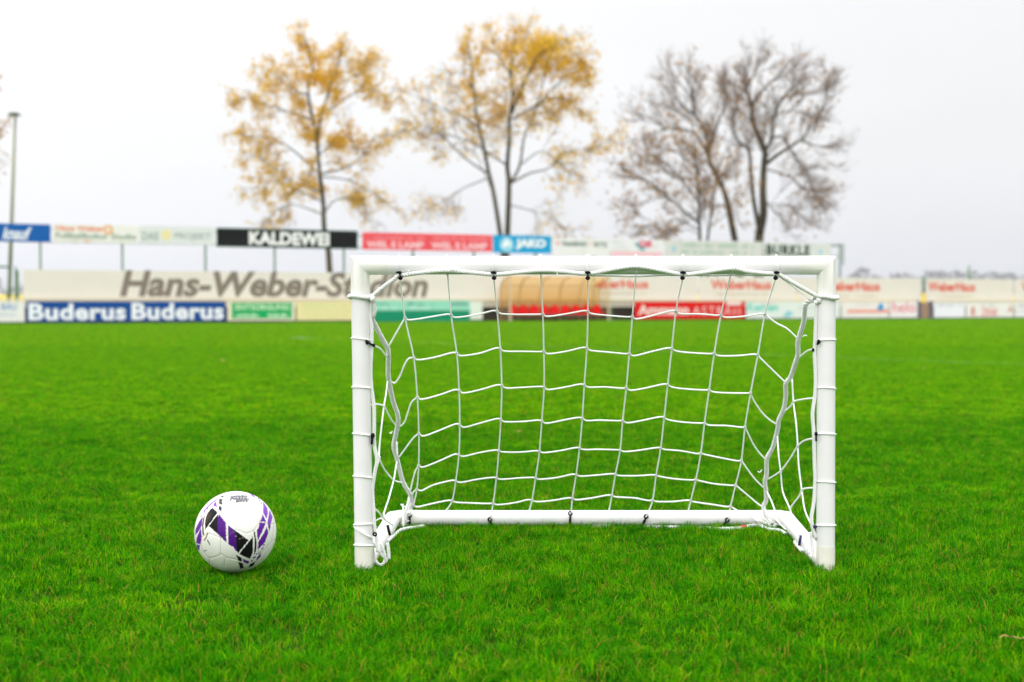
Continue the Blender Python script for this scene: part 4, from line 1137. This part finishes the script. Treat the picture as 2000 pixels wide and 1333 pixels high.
def make_tree(label, Yt, trunks, limbs, seed, leaf_m, leafy, leaf_n, leaf_size, twig_len=1.0, droop=0.0, tw_r=0.011, sub=1.0, spread=0.2, deep=2, angs=(0.5, 1.05)):
    rd = random.Random(seed)
    sc = Yt/FPX
    base = P(trunks[0][0][0][0], 595, Yt)
    e = empty('tree', (base.x, Yt, -0.03))
    tag(e, label, 'tree', 'autumn trees behind the fence')
    org = Vector(e.location)
    tk = MB(); tw = MB(); lv = MB(); tint = []
    def L(u, v, dy): 
        return P(u, v, Yt) + Vector((0, dy, 0)) - org
    axes = []
    for pts, r0, r1 in trunks:
        q = [L(u, v, 0) for u, v in pts]
        c = catmull(q, 5); n = len(c)
        c = [p + Vector((0, 0.25*math.sin(i*0.5+seed), 0)) for i, p in enumerate(c)]
        c[0].z = 0
        rr = [r0 + (r1-r0)*(i/(n-1))**0.8 for i in range(n)]
        rr[0] *= 1.25
        tk.tube(c, rr, 9)
        axes.append((c, rr, 0.45))
    for pts, r0, r1, t0_ in limbs:
        k = rd.uniform(-0.75, 0.75)
        p0 = L(*pts[0], 0); acc = 0; q = []
        for i, (u, v) in enumerate(pts):
            if i: acc += math.hypot(u-pts[i-1][0], v-pts[i-1][1])*sc
            q.append(L(u, v, k*acc*(1 if i else 0)))
        c = catmull(q, 5); n = len(c)
        rr = [r0 + (r1-r0)*(i/(n-1))**0.8 for i in range(n)]
        tk.tube(c, rr, 6)
        axes.append((c, rr, t0_))
    def rnd_dir(t, ang):
        u = t.orthogonal().normalized(); w_ = t.cross(u)
        a = rd.uniform(0, 2*math.pi)
        return (t*math.cos(ang) + (u*math.cos(a) + w_*math.sin(a))*math.sin(ang)).normalized()
    nleaf = [0]
    def put_leaves(p, n, spread):
        for _ in range(n):
            q = p + Vector((rd.gauss(0, spread), rd.gauss(0, spread), rd.gauss(0, spread) - spread*0.4))
            s = leaf_size*rd.uniform(0.6, 1.35)
            a = Vector((rd.gauss(0,1), rd.gauss(0,1), rd.gauss(0,0.6))).normalized(); b_ = a.orthogonal().normalized()
            b_ = (Matrix.Rotation(rd.uniform(0, 6.28), 3, a) @ b_)
            c_ = a.cross(b_)
            b_ *= s*0.62; c_ *= s
            lv.add([q - c_, q + b_*0.8 - c_*0.1, q + c_, q - b_*0.8 - c_*0.1], [(0,1,2,3)])
            tint.append(rd.random())
    def grow(p, d, ln, r, lvl, wgt):
        seg = 4 if lvl < 2 else 3
        pts = [p]; dd = d.copy()
        for i in range(seg):
            dd = (dd + Vector((rd.gauss(0,0.16), rd.gauss(0,0.16), rd.gauss(0,0.14) + (0.10 if droop == 0 else 0.0) - droop*(0.25*(i+1)/seg)))).normalized()
            pts.append(pts[-1] + dd*ln/seg)
        tw.tube(pts, [r*(1-0.65*i/seg) for i in range(seg+1)], 3 if lvl else 4, cap=False)
        if lvl < deep:
            nch = max(2, int(round((3.4 if lvl == 0 else 3.0)*sub*ln/(0.9*twig_len))))
            nch = min(nch, 7)
            for k in range(nch):
                t = rd.uniform(0.25, 1.0); i = min(seg-1, int(t*seg)); f = t*seg - i
                pp = pts[i].lerp(pts[i+1], f); tt = (pts[i+1]-pts[i]).normalized()
                grow(pp, rnd_dir(tt, rd.uniform(angs[0], angs[1])), ln*rd.uniform(0.38, 0.62), r*0.62, lvl+1, wgt)
        if lvl >= 1:
            for i in range(1, seg+1):
                ww = leafy(pts[i] + org, wgt)
                m_ = ww*leaf_n
                cnt = int(m_) + (1 if rd.random() < m_-int(m_) else 0)
                put_leaves(pts[i], cnt, spread)
    for c, rr, ts in axes:
        n = len(c)
        Ltot = sum((c[i+1]-c[i]).length for i in range(n-1))
        ns = max(3, int(Ltot*(1-ts)/0.33*sub))
        for k in range(ns):
            t = ts + (1-ts)*(k+rd.random())/ns
            i = min(n-2, int(t*(n-1))); f = t*(n-1)-i
            p = c[i].lerp(c[i+1], f); tt = (c[i+1]-c[i]).normalized()
            ln = twig_len*rd.uniform(0.7, 1.5)*(1.25-0.6*(t-ts)/(1-ts+1e-6))
            grow(p, rnd_dir(tt, rd.uniform(angs[0]+0.05, angs[1]+0.05)), ln, tw_r*1.9, 0, rd.choice((0.3, 0.6, 1.0, 1.4, 1.7)))
        grow(c[-1], (c[-1]-c[-2]).normalized(), twig_len, tw_r*1.8, 0, 1.0)
    tk.build('trunk', m_bark, e, smooth=True)
    bo = tw.build('twigs', m_twig, e)
    if lv.v: lv.build('leaves', leaf_m, bo, attr=tint)
    print('tree', label[:30], 'twig faces', len(tw.f), 'leaves', len(lv.f))
    return e

# golden tree left
Yt = 78.0
g_all = lambda p, w_: w_
make_tree('slender golden leaved tree behind the black sign, left of the others', Yt,
  [([(660,598),(645,532),(640,490),(634.5,449),(631,400),(624.6,343),(619.7,268),(608,225),(603,178),(610,135),(606,104),(597,76)], 0.20, 0.03)],
  [([(619,290),(630,232),(648,185),(666,140),(676,112)], 0.09, 0.02, 0.25),
   ([(625,340),(677,327),(710,300),(727,271),(763,258)], 0.06, 0.015, 0.3),
   ([(618,337),(585,304),(545,277),(500,270),(476,266)], 0.06, 0.015, 0.3),
   ([(628,375),(578,357),(549,337),(516,316),(484,300)], 0.06, 0.015, 0.3),
   ([(634,416),(651,393),(684,386),(710,403),(727,442)], 0.05, 0.012, 0.3),
   ([(608,234),(552,218),(510,207),(484,199)], 0.05, 0.015, 0.25),
   ([(603,188),(575,178),(553,160),(535,148)], 0.04, 0.012, 0.2),
   ([(640,215),(690,178),(718,168),(768,182)], 0.05, 0.012, 0.25),
   ([(655,170),(706,146),(728,132)], 0.04, 0.012, 0.2),
   ([(630,395),(580,372),(540,358),(505,372)], 0.04, 0.012, 0.25),
   ([(633,420),(560,395),(520,410),(502,428)], 0.04, 0.012, 0.3),
   ([(624,345),(678,352),(720,372),(776,414)], 0.05, 0.012, 0.3),
   ([(622,300),(600,340),(570,362)], 0.04, 0.012, 0.2),
   ([(622,305),(650,280),(680,268),(700,290)], 0.04, 0.012, 0.2),
   ([(610,150),(590,140),(570,145),(552,150)], 0.03, 0.012, 0.2)],
  3, m_gold, lambda p, w_: w_*(1.25 if p.z > 8 else (1.1 if p.z > 6.2 else 0.55))*(1.4 if abs(p.x-P(625,300,78).x) < 1.6 else 0.75), 0.70, 0.098, twig_len=0.86, droop=0.55, sub=1.35, tw_r=0.009, spread=0.17)
# golden tree centre with two stems
Yt = 80.0
def goldtop(p, w_):
    z = p.z; x = p.x
    k = 1.3 if z > 11.0 else (0.75 if z > 8.5 else 0.4)
    if x < P(905, 300, 80).x and z > 9.5: k *= 0.4
    return w_*k
make_tree('two stemmed golden tree behind the sky blue sign, fullest at its top', Yt,
  [([(986,598),(988,520),(991,458),(994,362),(991,324),(994.6,275),(994.6,241),(1001,192),(998,141),(1001,105),(1003,78)], 0.22, 0.03),
   ([(992,598),(985,520),(977,458),(963.6,375),(953,330),(943,279),(936,248),(929,217),(925,175),(922,141),(919,110),(915,90)], 0.17, 0.025)],
  [([(995,362),(1015,323),(1025,261),(1046,213),(1068,130),(1078,100)], 0.09, 0.02, 0.35),
   ([(998,358),(1036,337),(1070,327),(1105,296),(1163,282),(1200,258)], 0.07, 0.012, 0.35),
   ([(991,324),(946,292),(908,268),(860,254),(801,227),(770,250)], 0.06, 0.012, 0.35),
   ([(950,338),(908,306),(863,261),(822,237),(775,241)], 0.06, 0.012, 0.35),
   ([(936,250),(905,227),(874,213),(832,192),(790,172)], 0.05, 0.012, 0.35),
   ([(929,220),(905,199),(880,168),(860,151)], 0.04, 0.012, 0.3),
   ([(998,227),(1029,158),(1053,123),(1105,96)], 0.06, 0.015, 0.25),
   ([(1002,234),(1053,203),(1098,192),(1140,224)], 0.06, 0.015, 0.25),
   ([(953,348),(898,368),(857,392),(832,400)], 0.04, 0.012, 0.3),
   ([(994,400),(1033,410),(1077,424),(1115,455)], 0.04, 0.012, 0.3),
   ([(1001,190),(1040,130),(1056,95),(1060,72)], 0.05, 0.015, 0.2),
   ([(998,150),(972,110),(960,85)], 0.05, 0.015, 0.2),
   ([(1000,120),(1022,92),(1028,72)], 0.04, 0.015, 0.2),
   ([(1046,213),(1090,165),(1130,130)], 0.04, 0.012, 0.2),
   ([(925,175),(905,140),(908,115)], 0.04, 0.012, 0.25),
   ([(960,370),(930,300),(925,270)], 0.03, 0.012, 0.3),
   ([(1015,323),(1060,300),(1100,340),(1110,355)], 0.04, 0.012, 0.3),
   ([(998,140),(1050,110),(1110,105),(1138,140)], 0.04, 0.012, 0.2)],
  5, m_gold, goldtop, 0.60, 0.098, twig_len=1.0, droop=0.2, sub=1.35, tw_r=0.009, spread=0.18)
# bare trees right
Yt = 86.0
spars = lambda p, w_: (w_ if w_ > 1.1 else 0.06)
make_tree('large bare rounded tree at the right with a forked trunk', Yt,
  [([(1481,598),(1482,520),(1483,470),(1490.6,425),(1489,380),(1493.6,320),(1492,296),(1474,248),(1468,206),(1456,180),(1458,155),(1454,132)], 0.36, 0.04)],
  [([(1484,455),(1468,395),(1459,344),(1451.6,302),(1426,281),(1417,254),(1420,230)], 0.17, 0.03, 0.4),
   ([(1494,322),(1525,299),(1564,275),(1588,257),(1602,236),(1614,226)], 0.14, 0.02, 0.25),
   ([(1493,300),(1504,272),(1507,224),(1525,191),(1555,170)], 0.12, 0.02, 0.25),
   ([(1504,272),(1528,266),(1546,287),(1570,320),(1588,338),(1600,352)], 0.08, 0.02, 0.25),
   ([(1494,330),(1534,347),(1555,368),(1573,395)], 0.06, 0.015, 0.25),
   ([(1468,206),(1495,170),(1522,155),(1540,142)], 0.08, 0.02, 0.2),
   ([(1457,180),(1434,162),(1420,150)], 0.06, 0.02, 0.2),
   ([(1459,170),(1472,148),(1478,130)], 0.05, 0.02, 0.2),
   ([(1564,275),(1592,284),(1620,286)], 0.06, 0.015, 0.2),
   ([(1525,191),(1570,185),(1600,180)], 0.06, 0.015, 0.2),
   ([(1588,257),(1610,200),(1612,165)], 0.06, 0.015, 0.2),
   ([(1474,248),(1445,215),(1420,190)], 0.06, 0.015, 0.2),
   ([(1507,230),(1540,220),(1580,225)], 0.05, 0.015, 0.2),
   ([(1489,385),(1520,415),(1545,440)], 0.04, 0.015, 0.2),
   ([(1570,320),(1580,370),(1600,420)], 0.04, 0.012, 0.2),
   ([(1488,400),(1510,400),(1540,405),(1565,430)], 0.04, 0.012, 0.2)],
  8, m_ochre, spars, 0.02, 0.12, twig_len=1.25, droop=0.0, tw_r=0.0105, sub=1.5, angs=(0.25, 0.65), deep=3, spread=0.3)
Yt = 89.0
make_tree('bare tree with a dark trunk leaning left, left of the forked one', Yt,
  [([(1450,598),(1443,520),(1437,470),(1423,410),(1411,365),(1396,335),(1384,314),(1384,290),(1375,254),(1357,224),(1353,190),(1344,160)], 0.27, 0.04)],
  [([(1383,302),(1360,266),(1336,254),(1300,254),(1270,262)], 0.10, 0.02, 0.25),
   ([(1357,226),(1324,200),(1300,176)], 0.08, 0.02, 0.2),
   ([(1384,290),(1400,240),(1410,210),(1405,180)], 0.08, 0.02, 0.25),
   ([(1354,200),(1368,172),(1367,155)], 0.06, 0.02, 0.2),
   ([(1300,254),(1270,235),(1245,230)], 0.05, 0.015, 0.2),
   ([(1375,254),(1345,235),(1320,215),(1285,205)], 0.06, 0.015, 0.2),
   ([(1396,335),(1380,350),(1350,350),(1330,345)], 0.05, 0.015, 0.2),
   ([(1353,192),(1330,172),(1316,162)], 0.05, 0.015, 0.2),
   ([(1411,365),(1425,330),(1440,310)], 0.05, 0.015, 0.2),
   ([(1423,410),(1400,400),(1370,410)], 0.04, 0.015, 0.2)],
  9, m_ochre, spars, 0.035, 0.12, twig_len=1.25, tw_r=0.0105, sub=1.5, angs=(0.25, 0.65), deep=3, spread=0.3)
Yt = 83.0
make_tree('low spreading half bare tree with two thin stems, leftmost of the bare trees', Yt,
  [([(1370,598),(1369,520),(1367.6,467),(1363,380),(1360,320),(1354,275)], 0.16, 0.03),
   ([(1380,598),(1382,520),(1383,468),(1387,419),(1396,362),(1402,335)], 0.13, 0.025)],
  [([(1364,436),(1324,401),(1279,362),(1246,342),(1220,326)], 0.08, 0.015, 0.25),
   ([(1362,390),(1330,350),(1300,320),(1265,300)], 0.06, 0.015, 0.25),
   ([(1300,382),(1266,394),(1240,398)], 0.04, 0.012, 0.2),
   ([(1279,362),(1254,352),(1230,350)], 0.04, 0.012, 0.2),
   ([(1360,330),(1330,300),(1290,285)], 0.05, 0.015, 0.2),
   ([(1366,450),(1330,430),(1290,435),(1255,440)], 0.05, 0.012, 0.2),
   ([(1388,415),(1410,400),(1430,420)], 0.04, 0.012, 0.2),
   ([(1365,425),(1320,440),(1300,455)], 0.04, 0.012, 0.2),
   ([(1363,380),(1395,350),(1420,345)], 0.05, 0.012, 0.2),
   ([(1368,460),(1345,450),(1320,452)], 0.03, 0.012, 0.2)],
  10, m_ochre, lambda p, w_: (w_*0.8 if w_ > 0.85 else 0.1), 0.10, 0.12, twig_len=1.2, droop=0.0, tw_r=0.0100, sub=1.35, angs=(0.3, 0.75), deep=3, spread=0.3)
# tree whose outer twigs reach into the left edge
Yt = 76.0
make_tree('mostly hidden brown tree whose twigs enter the left picture edge', Yt,
  [([(-95,598),(-92,480),(-95,380),(-98,280),(-92,190),(-95,140)], 0.2, 0.04)],
  [([(-95,380),(-60,340),(-40,322),(-24,320)], 0.06, 0.015, 0.3), ([(-97,300),(-65,260),(-45,247),(-28,243)], 0.06, 0.015, 0.3),
   ([(-94,240),(-66,190),(-52,172)], 0.06, 0.015, 0.3), ([(-95,390),(-60,370),(-34,366)], 0.05, 0.015, 0.3), ([(-95,330),(-130,280),(-170,250)], 0.06, 0.015, 0.3),
   ([(-96,250),(-140,200),(-165,170)], 0.06, 0.015, 0.3)],
  12, m_ochre, lambda p, w_: w_*0.7, 0.6, 0.12, twig_len=0.9, droop=0.2)

# ------------------------------------------------------------------ land behind: yellow field and far woods
m_field, nt, out = new_mat('yellow_crop')
b = nt.nodes.new('ShaderNodeBsdfPrincipled'); nt.links.new(b.outputs[0], out.inputs[0]); b.inputs['Roughness'].default_value = 0.9
geo = nt.nodes.new('ShaderNodeNewGeometry'); nz = nt.nodes.new('ShaderNodeTexNoise'); nz.inputs['Scale'].default_value = 0.7; nz.inputs['Detail'].default_value = 8
nt.links.new(geo.outputs['Position'], nz.inputs['Vector'])
cr = nt.nodes.new('ShaderNodeValToRGB'); nt.links.new(nz.outputs['Fac'], cr.inputs[0])
cr.color_ramp.elements[0].position = 0.3; cr.color_ramp.elements[0].color = (0.38, 0.30, 0.01, 1)
cr.color_ramp.elements[1].position = 0.7; cr.color_ramp.elements[1].color = (0.62, 0.50, 0.02, 1)
nt.links.new(cr.outputs[0], b.inputs['Base Color'])
q = MB()
nx, ny = 40, 10
vs = []
for j in range(ny+1):
    yy = 100 + 80*j/ny
    for i in range(nx+1):
        xx = -160 + 330*i/nx
        zb = -0.5 + (1.9*min(1, j/3.0) + 0.55*max(0, j-3)/7.0) + 0.12*math.sin(i*0.9)
        vs.append((xx, yy + xx*0.25, zb))
q.add(vs, [(j*(nx+1)+i, j*(nx+1)+i+1, (j+1)*(nx+1)+i+1, (j+1)*(nx+1)+i) for j in range(ny) for i in range(nx)])
tag(q.build('field', m_field, smooth=True), 'yellow flowering field rising beyond the fence', 'field', kind='structure')

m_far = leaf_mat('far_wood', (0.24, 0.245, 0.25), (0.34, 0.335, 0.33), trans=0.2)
q = MB(); tint = []
rd = random.Random(5)
def far_clump(cx, Yc, w_, h):
    nb = int(190*w_*h/(120*6))
    for _ in range(nb):
        a = rd.uniform(0, 6.283); r = math.sqrt(rd.random())
        z = h*(0.04 + 0.96*rd.random()**0.8)
        ww = w_*0.5*(1 - 0.75*(max(0, z/h-0.35)/0.65)**2)
        p = Vector((cx + r*ww*math.cos(a), Yc + r*ww*math.sin(a)*0.7, z))
        s = rd.uniform(0.6, 1.6)
        n1_ = Vector((rd.gauss(0,1), rd.gauss(0,1), rd.gauss(0,1))).normalized(); b_ = n1_.orthogonal().normalized()*s; c_ = n1_.cross(b_)
        q.add([p-b_-c_*0.6, p+b_-c_*0.4, p+b_*0.7+c_, p-b_*0.8+c_*0.8], [(0,1,2,3)]); tint.append(rd.random())
Yf = 1150
for u, w_, vt in ((-60,18,528),(-20,16,534),(5,10,540),(35,10,526),(60,14,530),(1655,12,527),(1680,9,533),(1702,10,541),(1725,16,537),(1745,12,536),(1765,9,543),(1800,8,538),(1822,12,533),(1840,14,529),(1858,14,527),(1872,12,531),(1925,12,538),(1940,15,531),(1955,12,536),(1980,15,533),(2000,16,530),(2025,18,534),(2060,18,531)):
    far_clump(P(u, 560, Yf).x + rd.uniform(-1,1), Yf + rd.uniform(-60, 60), 2.4*w_*rd.uniform(0.9, 1.15), P(u, vt, Yf).z)
for k in range(46):
    u = 60 + 1600*k/45.0
    far_clump(P(u, 560, Yf).x, Yf + rd.uniform(-60,60), rd.uniform(24,42), rd.uniform(10, 18))
tag(q.build('distant_woods', m_far, attr=tint), 'grey line of far off trees beyond the fields', 'trees', kind='stuff')

# ------------------------------------------------------------------ damp air
m_haze, nt, out = new_mat('damp_air')
pv = nt.nodes.new('ShaderNodeVolumePrincipled'); pv.inputs['Color'].default_value = (0.93, 0.95, 1.0, 1)
pv.inputs['Density'].default_value = 0.00030; pv.inputs['Anisotropy'].default_value = 0.2
nt.links.new(pv.outputs[0], out.inputs['Volume'])
q = MB(); q.box((-920, -80, -1.1), (920, 1320, 42.0))
hz = q.build('haze', m_haze); hz.display_type = 'WIRE'
tag(hz, 'thin damp haze over the pitch and fields', 'haze', kind='stuff')
